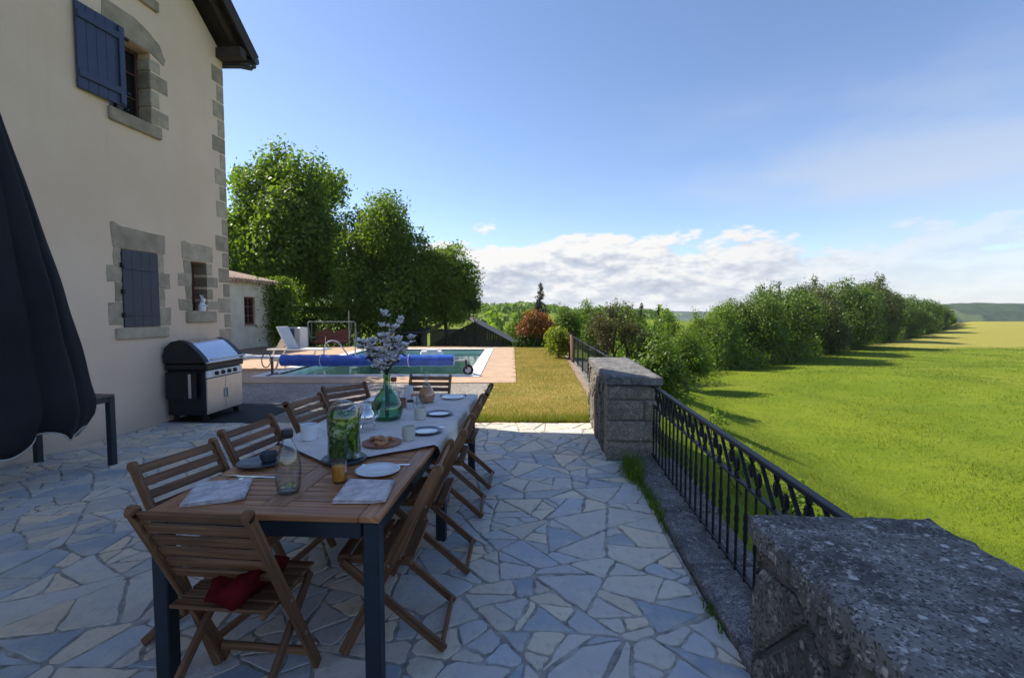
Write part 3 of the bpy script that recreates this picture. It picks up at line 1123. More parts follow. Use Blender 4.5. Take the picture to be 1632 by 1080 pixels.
# ------------------------------------------------------------------ pool
x0, x1, y0, y1 = POOL
pool = thing('swimming_pool', 'rectangular swimming pool with white coping set in the terracotta deck', 'swimming pool', (0, 0, 0))
b = MB()
W = -1.25
b.add([(x0, y0, W), (x1, y0, W), (x1, y1, W), (x0, y1, W), (x0, y0, 0.0), (x1, y0, 0.0), (x1, y1, 0.0), (x0, y1, 0.0)],
      [(0, 1, 2, 3), (0, 4, 5, 1), (1, 5, 6, 2), (2, 6, 7, 3), (3, 7, 4, 0)])
b.build('basin', 'pool_liner', pool)
b = MB()
b.add([(x0, y0, -0.13), (x1, y0, -0.13), (x1, y1, -0.13), (x0, y1, -0.13)], [(0, 1, 2, 3)])
b.build('water', 'water', pool)
for k in range(12):                                      # coping slabs
    a = x0 - .35 + k * (x1 - x0 + .70) / 12
    c = a + (x1 - x0 + .70) / 12 - 0.006
    for yy in (y0 - .35, y1):
        MB().box(a, c, yy, yy + .35, -0.05, 0.028, 0.008).build('coping_slab', 'coping_white', pool)
for k in range(18):
    a = y0 + k * (y1 - y0) / 18
    c = a + (y1 - y0) / 18 - 0.006
    for xx in (x0 - .35, x1):
        MB().box(xx, xx + .35, a, c, -0.05, 0.028, 0.008).build('coping_slab', 'coping_white', pool)

# ladder rails at the shallow end
lad = thing('pool_ladder', 'curved chrome grab rails of the pool ladder beside the sun lounger', 'pool ladder', (-5.70, 14.6, 0.02))
for s in (0.0, 0.95):
    pts = [(s + 0.0, -.32, 0)] + [(s + 0.30 - 0.30 * math.cos(a), -.32, .58 + .22 * math.sin(a)) for a in np.linspace(0, PI, 9)][:6]
    pts = [(s, 0, 0), (s, 0, .42)] + [(s + .28 * (1 - math.cos(a)), 0, .42 + .26 * math.sin(a)) for a in np.linspace(0.2, PI * .72, 8)] + [(s + .75, 0, .22), (s + .82, 0, -.35)]
    MB().tube(pts, 0.024, 8).build('grab_rail', 'steel', lad, True)
for z in (-.15, -.32):
    MB().box(0.78, .86, 0.0, .5, z, z + .03, .004).build('step', 'steel', lad)

# cover roller
rol = thing('cover_roller', 'blue bubble pool cover wound on a wheeled roller over the pool', 'pool cover', (-3.55, 11.85, 0))
b = MB()
pr = []
n = 40
for i in range(n + 1):
    pr.append(-2.12 + 4.24 * i / n)
vs = [(x, 0, .385 - 0.012 * math.sin(PI * (x + 2.12) / 4.24)) for x in pr]
b.tube(vs, [0.142 + 0.006 * math.sin(i * 2.1) + 0.004 * math.sin(i * 5.3) for i in range(n + 1)], 22)
b.build('rolled_cover', 'blue_cover', rol, True)
MB().tube([(-2.42, 0, .385), (2.46, 0, .385)], 0.026, 10).build('axle', 'white_metal', rol, True)
for x in (-1.12, 1.03):
    MB().tube([(x + .03 * math.cos(a) * .4, .152 * math.cos(a), .38 + .152 * math.sin(a)) for a in np.linspace(0, 2 * PI, 24)], 0.008, 6).build('strap', 'white_strap', rol)
MB().beam((-2.36, 0, 0.03), (-2.36, 0, .46), .05, .05).build('stand', 'rust', rol)
MB().beam((-2.36, -.25, .03), (-2.36, .25, .03), .05, .04).build('foot', 'pole_metal', rol)
MB().tube([(-2.5, .22 * math.cos(a), .385 + .18 * math.sin(a)) for a in np.linspace(0, 2 * PI, 20)], 0.014, 6).build('hand_wheel', 'pole_metal', rol, True)
MB().beam((2.42, -.05, .40), (2.42, .12, .12), .05, .05).build('stand', 'pole_metal', rol)
MB().beam((2.42, -.05, .39), (2.42, .55, .05), .04, .04).build('stand', 'pole_metal', rol)
wh = MB()
wh.tube([(2.46 + .105 * math.cos(a), .08, .135 + .105 * math.sin(a)) for a in np.linspace(0, 2 * PI, 26)], 0.032, 8)
w_ = wh.build('wheel', 'rubber', rol, True)
MB().tube([(2.46, .07, .135), (2.46, .09, .135)], .085, 18).build('hub', 'lounger_mesh', w_)

fl = thing('pool_float', 'white oblong float drifting at the far end of the pool', 'float', (-3.1, 18.6, -.13))
MB().tube([(-.42, 0, .06), (-.38, 0, .10), (.38, 0, .10), (.42, 0, .06)], [.05, .13, .13, .05], 12).build('body', 'white_strap', fl, True)
MB().box(-.2, .2, -.1, .1, .2, .26, .02).build('lid', 'white_metal', fl)


# loungers
def lounger(label, loc, rz, back):
    t = thing('sun_lounger', label, 'sun lounger', loc, rz, 'sun loungers beside the pool')
    b = MB()
    for s in (-.31, .31):
        b.beam((-.95, s, .33), (.95, s, .33), .045, .045, .006)
    for x in (-.93, .93):
        b.beam((x, -.31, .33), (x, .31, .33), .04, .04, .006)
    b.build('frame', 'white_metal', t)
    for x in (-.70, .72):
        for s in (-.31, .31):
            MB().beam((x, s, .31), (x - .10, s * 1.03, 0), .045, .04, .005).build('leg', 'white_metal', t)
    MB().box(-.25, .92, -.285, .285, .345, .36, .004).build('seat', 'lounger_mesh', t)
    c, s_ = math.cos(back), math.sin(back)
    p = Vector((-.25, 0, .36))
    q = p + Vector((-c, 0, s_)) * .78
    bb = MB()
    bb.beam(p, q, .57, .015, .004, (0, 1, 0))
    k = bb.build('backrest', 'lounger_mesh', t)
    fr = MB()
    for s in (-.305, .305):
        fr.beam(p + Vector((0, s, 0)), q + Vector((0, s, 0)), .04, .04, .005, (0, 1, 0))
    fr.beam(q + Vector((0, -.3, 0)), q + Vector((0, .3, 0)), .04, .04, .005)
    fr.build('back_frame', 'white_metal', k)
    if back > .3:
        MB().beam(p + (q - p) * .6, (-.72, 0, .33), .4, .02, .003, (0, 1, 0)).build('back_support', 'white_metal', t)
    return t


lounger('white mesh sun lounger with raised backrest beside the pool ladder', (-7.05, 16.0, 0.012), R(-6), R(64))
lounger('white mesh sun lounger lying flat just behind the barbecue', (-6.95, 13.1, 0.012), R(4), R(4))
# ------------------------------------------------------------------ house
HX, HY = -5.69 + 0.109 * 8.18, 8.18
house = thing('stone_house', 'tall cream rendered house with grey stone quoins and dark shutters', 'house', (HX, HY, 0), -TH)
OPEN = {'up': (-2.02, -1.38, 4.13, 5.10), 'shut': (-1.96, -1.405, 1.37, 2.38), 'small': (-.79, -.46, 1.585, 2.345)}
LEN = 9.2
SL = 0.80
EZ = 5.80
HALF = 4.3
yl = sorted({-LEN, 0.05, *[v for o in OPEN.values() for v in o[:2]]})
zl = sorted({-0.3, EZ, *[v for o in OPEN.values() for v in o[2:]]})
b = MB()
for i in range(len(yl) - 1):
    for j in range(len(zl) - 1):
        cy, cz = (yl[i] + yl[i + 1]) / 2, (zl[j] + zl[j + 1]) / 2
        if any(o[0] < cy < o[1] and o[2] < cz < o[3] for o in OPEN.values()):
            continue
        b.add([(0, yl[i], zl[j]), (0, yl[i + 1], zl[j]), (0, yl[i + 1], zl[j + 1]), (0, yl[i], zl[j + 1])], [(0, 1, 2, 3)])
for o in OPEN.values():
    a0, a1, c0, c1 = o
    D = -.30
    b.add([(0, a0, c0), (0, a1, c0), (0, a1, c1), (0, a0, c1), (D, a0, c0), (D, a1, c0), (D, a1, c1), (D, a0, c1)],
          [(0, 4, 5, 1), (1, 5, 6, 2), (2, 6, 7, 3), (3, 7, 4, 0)])
RZ = EZ + SL * (HALF + .05)
b.add([(0, 0.05, EZ), (0, -HALF, RZ), (0, -LEN, EZ + SL * 0.0 + 0.0)], [(0, 1, 2)])
# other walls
b.add([(0, .05, -.3), (-8, .05, -.3), (-8, .05, EZ), (0, .05, EZ)], [(0, 1, 2, 3)])
b.add([(-8, .05, -.3), (-8, -LEN, -.3), (-8, -LEN, EZ), (-8, -HALF, RZ), (-8, .05, EZ)], [(0, 1, 2, 3, 4)])
b.add([(-8, -LEN, -.3), (0, -LEN, -.3), (0, -LEN, EZ), (-8, -LEN, EZ)], [(0, 1, 2, 3)])
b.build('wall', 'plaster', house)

# roof
roof = MB()
OV = 0.45
for s in (1, -1):
    e0 = .05 + .18 if s > 0 else -LEN - .18
    ez = EZ - SL * .18 + .19
    rz_ = EZ + SL * (HALF + .05) + .19
    vs = [(OV, e0, ez), (-8.3, e0, ez), (-8.3, -HALF, rz_), (OV, -HALF, rz_)]
    vs += [(x, y, z + .05) for x, y, z in vs]
    roof.add(vs, [(0, 1, 2, 3), (7, 6, 5, 4), (0, 4, 5, 1), (0, 3, 7, 4), (1, 5, 6, 2)])
ro = roof.build('roof', 'dark_wood', house)
for k in range(40):                                     # slate courses showing along the verge
    y = .30 - k * .125
    if y < -HALF:
        break
    z = EZ + SL * (.05 - y) + .20
    MB().frame_box((-1.2, y - .07, z + .075 + .07 * SL * 1.0), ((1, 0, 0), (0, 1, -SL * .82), (0, SL * .82, 1)), (1.67, .11, .011), .003).build('slate', 'slate', ro)
for x in (-.02, -.55, -1.1):
    MB().beam((x + .30, .18, EZ - SL * .13 + .11), (x + .30, -3.2, EZ + SL * 3.25 + .11), .07, .14, .006).build('rafter', 'dark_wood', ro)
MB().beam((OV + .012, .24, EZ - SL * .19 + .17), (OV + .012, -HALF, RZ + .17), .022, .20, .004, (1, 0, 0)).build('bargeboard', 'dark_wood', ro)
for (y, z) in ((-.02, EZ - .03), (-2.2, EZ + SL * 2.2)):
    MB().beam((-.3, y, z), (OV - .02, y, z), .16, .16, .008).build('purlin', 'dark_wood', ro)
gut = MB()
gut.tube([(OV, .30, EZ + .01), (-8.3, .30, EZ + .01)], .065, 10)
gt = gut.build('gutter', 'zinc', ro, True)
MB().tube([(OV - .06, .30, EZ - .02), (OV - .06, .30, EZ - .09), (OV - .08, .26, EZ - .13), (OV - .22, .16, EZ - .135), (-.12, .10, EZ - .15), (-.12, .09, EZ - .40), (-.12, .09, .1)], .04, 8).build('downpipe', 'zinc', ro, True)

# quoins
rd = random.Random(3)
z = 0.02
k = 0
while z < EZ - .25:
    h = rd.uniform(.235, .29)
    w = (0.27 if k % 2 == 0 else .135) + rd.uniform(-.02, .035)
    dpt = (.15 if k % 2 == 0 else .30)
    bb = MB().box(-dpt, .006 + rd.uniform(0, .004), .05 - w, .058, z + .008, z + h - .006, .014)
    bb.build('quoin', 'quoin', house)
    z += h
    k += 1


def wstone(poly, name='surround_stone', t=0.004):
    """stone let into the render: polygon given as (y, z)"""
    p = [(y, z) for y, z in poly]
    ar = sum(p[i][0] * p[(i + 1) % len(p)][1] - p[(i + 1) % len(p)][0] * p[i][1] for i in range(len(p)))
    if ar < 0:
        p = p[::-1]
    m = MB().prism(p, -.06, t, .005)
    m.v = [(zz, x, y) for x, y, zz in m.v]
    return m.build(name, 'quoin', house)


def ws_rect(y0, y1, z0, z1, name='surround_stone', t=.008):
    j = lambda: rd.uniform(-.012, .012)
    return wstone([(y0 + j(), z0 + j()), ((y0 + y1) / 2, z0 + j() * .5), (y1 + j(), z0 + j()), (y1 + j(), (z0 + z1) / 2), (y1 + j(), z1 + j()), ((y0 + y1) / 2 + j(), z1 + j() * .5), (y0 + j(), z1 + j()), (y0 + j(), (z0 + z1) / 2)], name, t)


def jamb_block(y0, y1, z0, z1):
    MB().box(-.28, .006, y0, y1, z0 + .006, z1 - .006, .01).build('jamb_stone', 'quoin', house)


# upper window
wstone([(-2.08, 5.10), (-2.06, 5.42), (-1.62, 5.43), (-1.42, 5.38), (-1.22, 5.28), (-1.13, 5.12), (-1.16, 5.03), (-1.38, 5.105)], 'lintel', .012)
for (w, z0, z1) in ((.16, 4.86, 5.03), (.28, 4.62, 4.855), (.13, 4.38, 4.615), (.28, 4.15, 4.375)):
    jamb_block(-1.40, -1.38 + w, z0, z1)
MB().box(-.28, .05, -2.05, -1.27, 3.965, 4.128, .012).build('window_sill', 'quoin', house)
# shuttered window
wstone([(-2.085, 2.70), (-2.05, 2.71), (-1.95, 2.665), (-1.7, 2.66), (-1.5, 2.645), (-1.255, 2.645), (-1.262, 2.5), (-1.27, 2.385), (-1.6, 2.385), (-2.06, 2.385), (-2.075, 2.52)], 'lintel', .012)
for (w, z0, z1) in ((.10, 2.17, 2.375), (.20, 1.955, 2.165), (.10, 1.70, 1.95), (.20, 1.40, 1.695)):
    ws_rect(-1.96 - w, -1.962, z0, z1)
for (w, z0, z1) in ((.11, 2.12, 2.375), (.21, 1.90, 2.115), (.11, 1.64, 1.895), (.20, 1.38, 1.635)):
    ws_rect(-1.403, -1.405 + w, z0, z1)
MB().box(-.28, .04, -2.08, -1.27, 1.215, 1.362, .012).build('window_sill', 'quoin', house)
# small window
wstone([(-.955, 2.61), (-.9, 2.635), (-.8, 2.60), (-.6, 2.615), (-.33, 2.60), (-.325, 2.45), (-.335, 2.365), (-.6, 2.355), (-.95, 2.36)], 'lintel', .012)
for (w, z0, z1) in ((.14, 2.15, 2.345), (.26, 1.955, 2.145), (.12, 1.76, 1.95), (.26, 1.59, 1.755)):
    ws_rect(-.79 - w, -.792, z0, z1)
for (w, z0, z1) in ((.12, 2.14, 2.345), (.24, 1.95, 2.135), (.12, 1.76, 1.945), (.25, 1.60, 1.755)):
    jamb_block(-.46, -.46 + w, z0, z1)
MB().box(-.28, .04, -.92, -.31, 1.405, 1.578, .012).build('window_sill', 'quoin', house)
MB().box(-.02, .05, -1.80, -1.24, 5.70, 5.84, .012).build('window_sill', 'quoin', house)


def casement(y0, y1, z0, z1, D=-.20):
    w = MB()
    for (a, c) in ((y0, y0 + .05), (y1 - .05, y1), ((y0 + y1) / 2 - .03, (y0 + y1) / 2 + .03)):
        w.box(D - .04, D + .02, a, c, z0, z1, .005)
    for (a, c) in ((z0, z0 + .055), (z1 - .05, z1)):
        w.box(D - .038, D + .018, y0 + .05, y1 - .05, a, c, .005)
    for t in (1 / 3, 2 / 3):
        zz = z0 + (z1 - z0) * t
        w.box(D - .02, D + .01, y0 + .05, y1 - .05, zz - .012, zz + .012, .003)
    o = w.build('window', 'window_wood', house)
    p = MB()
    p.add([(D - .012, y0, z0), (D - .012, y1, z0), (D - .012, y1, z1), (D - .012, y0, z1)], [(0, 1, 2, 3)])
    p.build('pane', 'pane_glass', o)
    return o


def pane_mat():
    m, gg, out = new_mat('pane_glass')
    t = gg.n('ShaderNodeTexCoord').outputs['Object']
    finish(gg, out, (0.012, 0.012, 0.014), 0.06, 0, gg.noise(t, 2.0, 2, .5), 0.05, 0.01, 0.6)
    return m


M['pane_glass'] = pane_mat()
casement(-2.02, -1.38, 4.13, 5.10)
casement(-.79, -.46, 1.585, 2.345, -.24)
# open upper shutter, hinged on the camera side and swung out a little
sh = MB()
for k in range(5):
    a = -.02 - k * .115
    sh.box(.0, .034, a - .113, a, 0.0, .985, .004)
so = sh.build('shutter', 'shutter', house)
so.location = (.055, -1.845, 4.17)
so.rotation_euler = (0, 0, R(-4))
for z in (.13, .80):
    MB().box(.034, .058, -.59, -.03, z, z + .085, .004).build('batten', 'shutter', so)
MB().box(.034, .060, -.10, -.03, .02, .97, .004).build('stile', 'shutter', so)
for z in (.17, .84):
    MB().box(.02, .05, -.015, .04, z, z + .03, .004).build('hinge', 'iron', so)
MB().tube([(.0, -.02, -.02), (.06, -.02, -.03), (.07, -.05, -.05)], .012, 6).build('shutter_catch', 'iron', so)
# closed lower shutter
s2 = MB()
for k in range(4):
    a = -1.957 + k * .1375
    s2.box(-.02, .022, a, a + .136, 1.372, 2.375, .003)
so2 = s2.build('shutter', 'shutter_grey', house)
so2['label'] = 'closed grey shutter'
for z in (1.52, 2.12):
    MB().box(.022, .034, -1.95, -1.47, z, z + .03, .003).build('strap_hinge', 'shutter_grey', so2)
for z in (1.5, 1.8, 2.14):
    MB().box(-.01, .045, -1.985, -1.95, z, z + .06, .004).build('hinge', 'iron', so2)
# far camera-side shutter edge
MB().box(.03, .075, -3.95, -3.36, 4.17, 5.15, .004).build('shutter', 'shutter', house)

# figurine on the small sill
fx = HX + .0
fig = thing('rabbit_figurine', 'small white rabbit figurine standing on the sill of the small window', 'figurine', (0, 0, 0), -TH)
fig.location = house.matrix_basis @ Vector((0, 0, 0))
fl_ = Vector((-.07, -.50, 1.578))
cz, sz = math.cos(-TH), math.sin(-TH)
fig.location = (HX + fl_.x * cz - fl_.y * sz, HY + fl_.x * sz + fl_.y * cz, fl_.z)
MB().lathe([(.045, 0), (.062, .03), (.058, .09), (.035, .14), (.02, .155)], 14).build('body', 'white_china', fig, True)
MB().lathe([(.01, .13), (.034, .15), (.04, .175), (.028, .205), (.008, .215)], 12, (.02, 0, 0)).build('head', 'white_china', fig, True)
for s in (-.016, .016):
    MB().tube([(.01, s, .20), (.0, s * 1.3, .235), (-.012, s * 1.6, .265)], [.008, .012, .004], 6).build('ear', 'white_china', fig, True)
for s in (-.03, .03):
    MB().tube([(.03, s, .10), (.075, s * .8, .085)], [.014, .012], 6).build('paw', 'white_china', fig, True)

# ------------------------------------------------------------------ annex
AX, AY = -13.70 + .109 * 22.8, 22.8
an = thing('outbuilding', 'low cream outbuilding with clay tiles and a small red-framed window', 'outbuilding', (AX, AY, 0), -TH)
b = MB()
wy0, wy1, wz0, wz1 = -2.12, -1.38, 1.02, 2.22
ylist = [-7, wy0, wy1, 0]
zlist = [-.5, wz0, wz1, 2.86]
for i in range(3):
    for j in range(3):
        if i == 1 and j == 1:
            continue
        b.add([(0, ylist[i], zlist[j]), (0, ylist[i + 1], zlist[j]), (0, ylist[i + 1], zlist[j + 1]), (0, ylist[i], zlist[j + 1])], [(0, 1, 2, 3)])
D = -.14
b.add([(0, wy0, wz0), (0, wy1, wz0), (0, wy1, wz1), (0, wy0, wz1), (D, wy0, wz0), (D, wy1, wz0), (D, wy1, wz1), (D, wy0, wz1)], [(0, 4, 5, 1), (1, 5, 6, 2), (2, 6, 7, 3), (3, 7, 4, 0)])
b.add([(0, 0, -.5), (-4, 0, -.5), (-4, 0, 3.7), (0, 0, 2.86)], [(0, 1, 2, 3)])
b.add([(0, -7, -.5), (0, -7, 2.86), (-4, -7, 3.7), (-4, -7, -.5)], [(0, 1, 2, 3)])
b.build('wall', 'annex_plaster', an)
w = MB()
for (a, c) in ((wy0, wy0 + .06), (wy1 - .06, wy1), (-1.775, -1.725)):
    w.box(D, D + .06, a, c, wz0, wz1, .005)
for (a, c) in ((wz0, wz0 + .06), (wz1 - .06, wz1), (1.40, 1.43), (1.79, 1.82)):
    w.box(D + .002, D + .056, wy0 + .06, wy1 - .06, a, c, .004)
M['red_frame'] = pm('red_window_frame', (0.20, 0.055, 0.045), 0.5, 0, .15, 10, .1)
wo = w.build('window', 'red_frame', an)
p = MB()
p.add([(D + .02, wy0, wz0), (D + .02, wy1, wz0), (D + .02, wy1, wz1), (D + .02, wy0, wz1)], [(0, 1, 2, 3)])
p.build('pane', 'pane_glass', wo)
MB().box(-.05, .04, wy0 - .05, wy1 + .05, wz0 - .07, wz0, .008).build('window_sill', 'quoin', an)
rb = MB()
rb.add([(.25, .2, 2.80), (.25, -7.2, 2.80), (-4, -7.2, 3.72), (-4, .2, 3.72), (.25, .2, 2.88), (.25, -7.2, 2.88), (-4, -7.2, 3.80), (-4, .2, 3.80)],
       [(3, 2, 1, 0), (4, 5, 6, 7), (0, 1, 5, 4), (0, 4, 7, 3)])
rr_ = rb.build('roof', 'tile_clay', an)
for k in range(34):
    y = .12 - k * .215
    MB().tube([(.30, y, 2.90), (-4, y, 3.83)], .085, 8).build('roof_tile', 'tile_clay', rr_, True)

# ------------------------------------------------------------------ terrace wall, piers and railing
W0 = Vector((0.80, 1.6, 0))
WR = -TA
wall = thing('terrace_wall', 'low stone retaining wall with flat coping under the iron railing', 'wall', W0, WR)
MB().box(.19, .64, -3.0, 14.2, -1.2, -.06).build('core', 'mortar', wall)
rd = random.Random(21)
y = -.1
while y < 3.45:
    L = rd.uniform(.62, .95)
    y1_ = min(y + L, 3.45)
    MB().box(.192 + rd.uniform(0, .014), .66 + rd.uniform(-.03, .02), y, y1_ - .010, -.055, .055 + rd.uniform(-.006, .006), .018).build('coping_stone', 'kerb_stone', wall)
    y = y1_
y = 5.5
while y < 14:
    MB().box(.20, .62, y, y + .98, -.055, .05, .018).build('coping_stone', 'kerb_stone', wall)
    y += 1.0
# outer face rubble
for poly in stones([(-3, -1.15), (6, -1.15), (6, -.06), (-3, -.06)], .27, .03, 8, .4, 1.4):
    m = MB().prism(poly, -.03, rd.uniform(.015, .05), .02)
    m.v = [(.64 + zz, x, y_) for x, y_, zz in m.v]
    m.build('wall_stone', 'rubble', wall)
    if len(wall.children) > 120:
        break


def rub_face(parent, yA, yB, zA, zB, xface, nrm, step, seed, mat='rubble', proud=(.012, .035)):
    rd_ = random.Random(seed)
    for poly in stones([(yA, zA), (yB, zA), (yB, zB), (yA, zB)], step, .022, seed, .4, 1.35, .01):
        m = MB().prism(poly, -.04, rd_.uniform(*proud), .014)
        m.v = [(xface + nrm * zz, x, y_) for x, y_, zz in m.v]
        if nrm < 0:
            m.f = [f[::-1] for f in m.f]
        m.build('wall_stone', mat, parent)


def cap_slab(x0, x1, y0, y1, z0, z1, amp, seed, step=.022):
    """coping slab with a weathered, uneven skin and rounded rim"""
    rs = np.random.RandomState(seed)
    nx, ny = int((x1 - x0) / step) + 1, int((y1 - y0) / step) + 1
    xs = np.linspace(x0, x1, nx)
    ys = np.linspace(y0, y1, ny)
    XX, YY = np.meshgrid(xs, ys)
    H = np.zeros_like(XX)
    for f, a in ((5, 1), (11, .6), (23, .4), (47, .28)):
        for _ in range(3):
            t = rs.uniform(0, 2 * PI)
            H += a * np.sin(f * (XX * math.cos(t) + YY * math.sin(t)) + rs.uniform(0, 6.28)) / 3
    edge = np.minimum(np.minimum(XX - x0, x1 - XX), np.minimum(YY - y0, y1 - YY))
    wear = 1 + .55 * np.sin(17 * (XX + 1.7 * YY)) * np.sin(11 * YY - 7 * XX) + .35 * np.sin(41 * YY + 29 * XX)
    wear = np.clip(wear, .6, 1.4)
    rim = -.013 * wear * (1 - np.clip(edge / .035, 0, 1)) ** 2
    Z = z1 + H * amp + rim + rs.uniform(-.0016, .0016, H.shape)
    jx = (rs.uniform(-.008, .008, H.shape) - .012 * np.maximum(0, wear - 1.1) * 0) * (edge < .001)
    vs = [(x + j_, y + j_, z) for x, y, z, j_ in zip(XX.ravel(), YY.ravel(), Z.ravel(), jx.ravel())]
    fs = [(j * nx + i, j * nx + i + 1, (j + 1) * nx + i + 1, (j + 1) * nx + i) for j in range(ny - 1) for i in range(nx - 1)]
    ring = [i for i in range(nx)] + [j * nx + nx - 1 for j in range(1, ny)] + [(ny - 1) * nx + i for i in range(nx - 2, -1, -1)] + [j * nx for j in range(ny - 2, 0, -1)]
    m = MB()
    o = len(vs)
    for r in ring:
        vs.append((vs[r][0], vs[r][1], z0))
    n = len(ring)
    for k in range(n):
        a, b_ = ring[k], ring[(k + 1) % n]
        fs.append((a, o + k, o + (k + 1) % n, b_))
    fs.append(tuple(o + k for k in range(n))[::-1])
    m.add(vs, fs)
    return m


pier1 = thing('stone_pier', 'near rubble stone pier with a dark lichen-covered top in the corner', 'stone pier', W0, WR, 'stone piers of the terrace wall')
MB().box(.03, .545, -2.6, -.03, -.9, .80).build('core', 'mortar', pier1)
rub_face(pier1, -1.55, -.02, -.02, .805, .03, -1, .155, 31)
for poly in stones([(.03, -.02), (.57, -.02), (.57, .80), (.03, .80)], .17, .02, 33, .4, 1.4, .01):
    m = MB().prism(poly, -.04, .02, .012)
    m.v = [(x, -.03 + zz, y_) for x, y_, zz in m.v]
    m.build('wall_stone', 'rubble', pier1)
cap_slab(.0, .585, -2.62, .010, .815, .893, .0018, 5).build('coping', 'lichen', pier1, True)

pier2 = thing('stone_pier', 'far stone pier of squared blocks where the paving meets the lawn', 'stone pier', W0, WR, 'stone piers of the terrace wall')
P0, P1 = 3.42, 5.50
MB().box(-.03, .50, P0 + .02, P1, -.9, .80).build('core', 'mortar', pier2)
rows = [(.0, .21, [.53]), (.21, .43, [.53]), (.43, .65, [.37, .16]), (.65, .80, [.53])]
for z0_, z1_, ws in rows:
    x = -.045
    for w_ in ws:
        MB().box(x + .005, x + w_ + .02 - .005, P0 + rd.uniform(-.006, .006), P0 + .30, z0_ + .006, z1_ - .005, .016).build('stone_block', 'ashlar', pier2)
        x += w_ + .02
rub_face(pier2, P0 + .32, P1, -.02, .795, -.03, -1, .19, 41, 'rubble')
for poly in stones([(P0 + .32, -.6), (P1, -.6), (P1, .795), (P0 + .32, .795)], .24, .022, 43, .4, 1.35, .01):
    m = MB().prism(poly, -.04, .02, .012)
    m.v = [(.50 + zz, x, y_) for x, y_, zz in m.v]
    m.build('wall_stone', 'rubble', pier2)
cap_slab(-.052, .522, P0 - .02, P1 + .02, .815, .905, .002, 6, .03).build('coping', 'kerb_stone', pier2, True)

# railing with balusters, collars and a scrolled top band
rail = thing('iron_railing', 'black wrought iron railing with scrolled top band between the two piers', 'railing', W0, WR)
RX = .435
RT = .80
MB().beam((RX, -.03, RT), (RX, 3.44, RT), .042, .026, .004).build('top_rail', 'iron', rail)
MB().beam((RX, 0, RT - .20), (RX, 3.43, RT - .20), .030, .016, .003).build('middle_rail', 'iron', rail)
MB().beam((RX, 0, .085), (RX, 3.43, .085), .030, .016, .003).build('bottom_rail', 'iron', rail)
bal = MB()
bal.tube([(0, 0, .04), (0, 0, RT - .205)], .0090, 4)
bal.lathe([(.009, .27), (.013, .285), (.0145, .31), (.011, .335), (.017, .36), (.011, .385), (.0145, .41), (.013, .435), (.009, .45)], 8)
bme = bal.mesh('baluster', 'iron', True)
NB = 27
for k in range(NB):
    link('baluster', bme, rail, (RX, .05 + k * (3.34 / (NB - 1)), 0))
motif = MB()
zA, zB = RT - .19, RT - .014
pts = []
for i in range(13):
    t = i / 12
    pts.append((0, .045 * math.sin((t - .5) * PI) , zA + (zB - zA) * t))
motif.tube(pts, [.017 - .006 * math.sin(PI * i / 12) for i in range(13)], 6)
for s, zz in ((-1, zA + .075), (1, zB - .075)):
    pts = [(0, s * (.014 + .035 * (1 - math.cos(a)) / 2 * 1.6), zz + s * .028 * math.sin(a) * 1.2) for a in np.linspace(0, PI * 1.5, 9)]
    motif.tube(pts, .0085, 6)
    motif.box(-.009, .009, s * .050 - .012, s * .050 + .012, zz - .030, zz + .030, .003)
mme = motif.mesh('scroll', 'iron', True)
brace = MB().beam((0, .065, zA), (0, .215, zB), .018, .016, .002).mesh('brace', 'iron')
for k in range(12):
    yy = .12 + k * .285
    link('scroll', mme, rail, (RX, yy, 0))
    if yy + .22 < 3.4:
        link('brace', brace, rail, (RX, yy, 0))

# far garden railing beyond the far pier
r2 = thing('garden_railing', 'thin dark railing with wire mesh running on past the far pier', 'railing', (1.62, 7.3, 0), -math.atan2(.30, 8))
MB().tube([(0, 0, .80), (0, 7.6, .80)], .016, 6).build('top_rail', 'iron', r2)
MB().tube([(0, 0, .12), (0, 7.6, .12)], .012, 6).build('bottom_rail', 'iron', r2)
pst = MB().tube([(0, 0, -.05), (0, 0, .86)], .02, 8).mesh('post', 'iron')
for k in range(7):
    link('post', pst, r2, (0, .1 + k * 1.23, 0))
wv = MB()
for k in range(52):
    wv.tube([(0, .1 + k * .145, .12), (0, .1 + k * .145, .80)], .0045, 4, False)
tag(wv.build('wires', 'iron', r2), kind='stuff')
MB().tube([(-.02, .1, .80), (-.30, .0, .82), (-.36, -.02, .70)], .012, 6).build('bent_rod', 'white_metal', r2)
pan = thing('rusty_panel', 'rust brown panel standing at the far end of the garden railing', 'panel', (1.90, 15.0, 0), R(-2))
MB().box(-.015, .015, 0, 1.3, .05, .82, .006).build('sheet', 'rust', pan)
for y in (.1, 1.2):
    MB().box(-.035, .035, y - .03, y + .03, 0, .90, .006).build('post', 'dark_wood', pan)

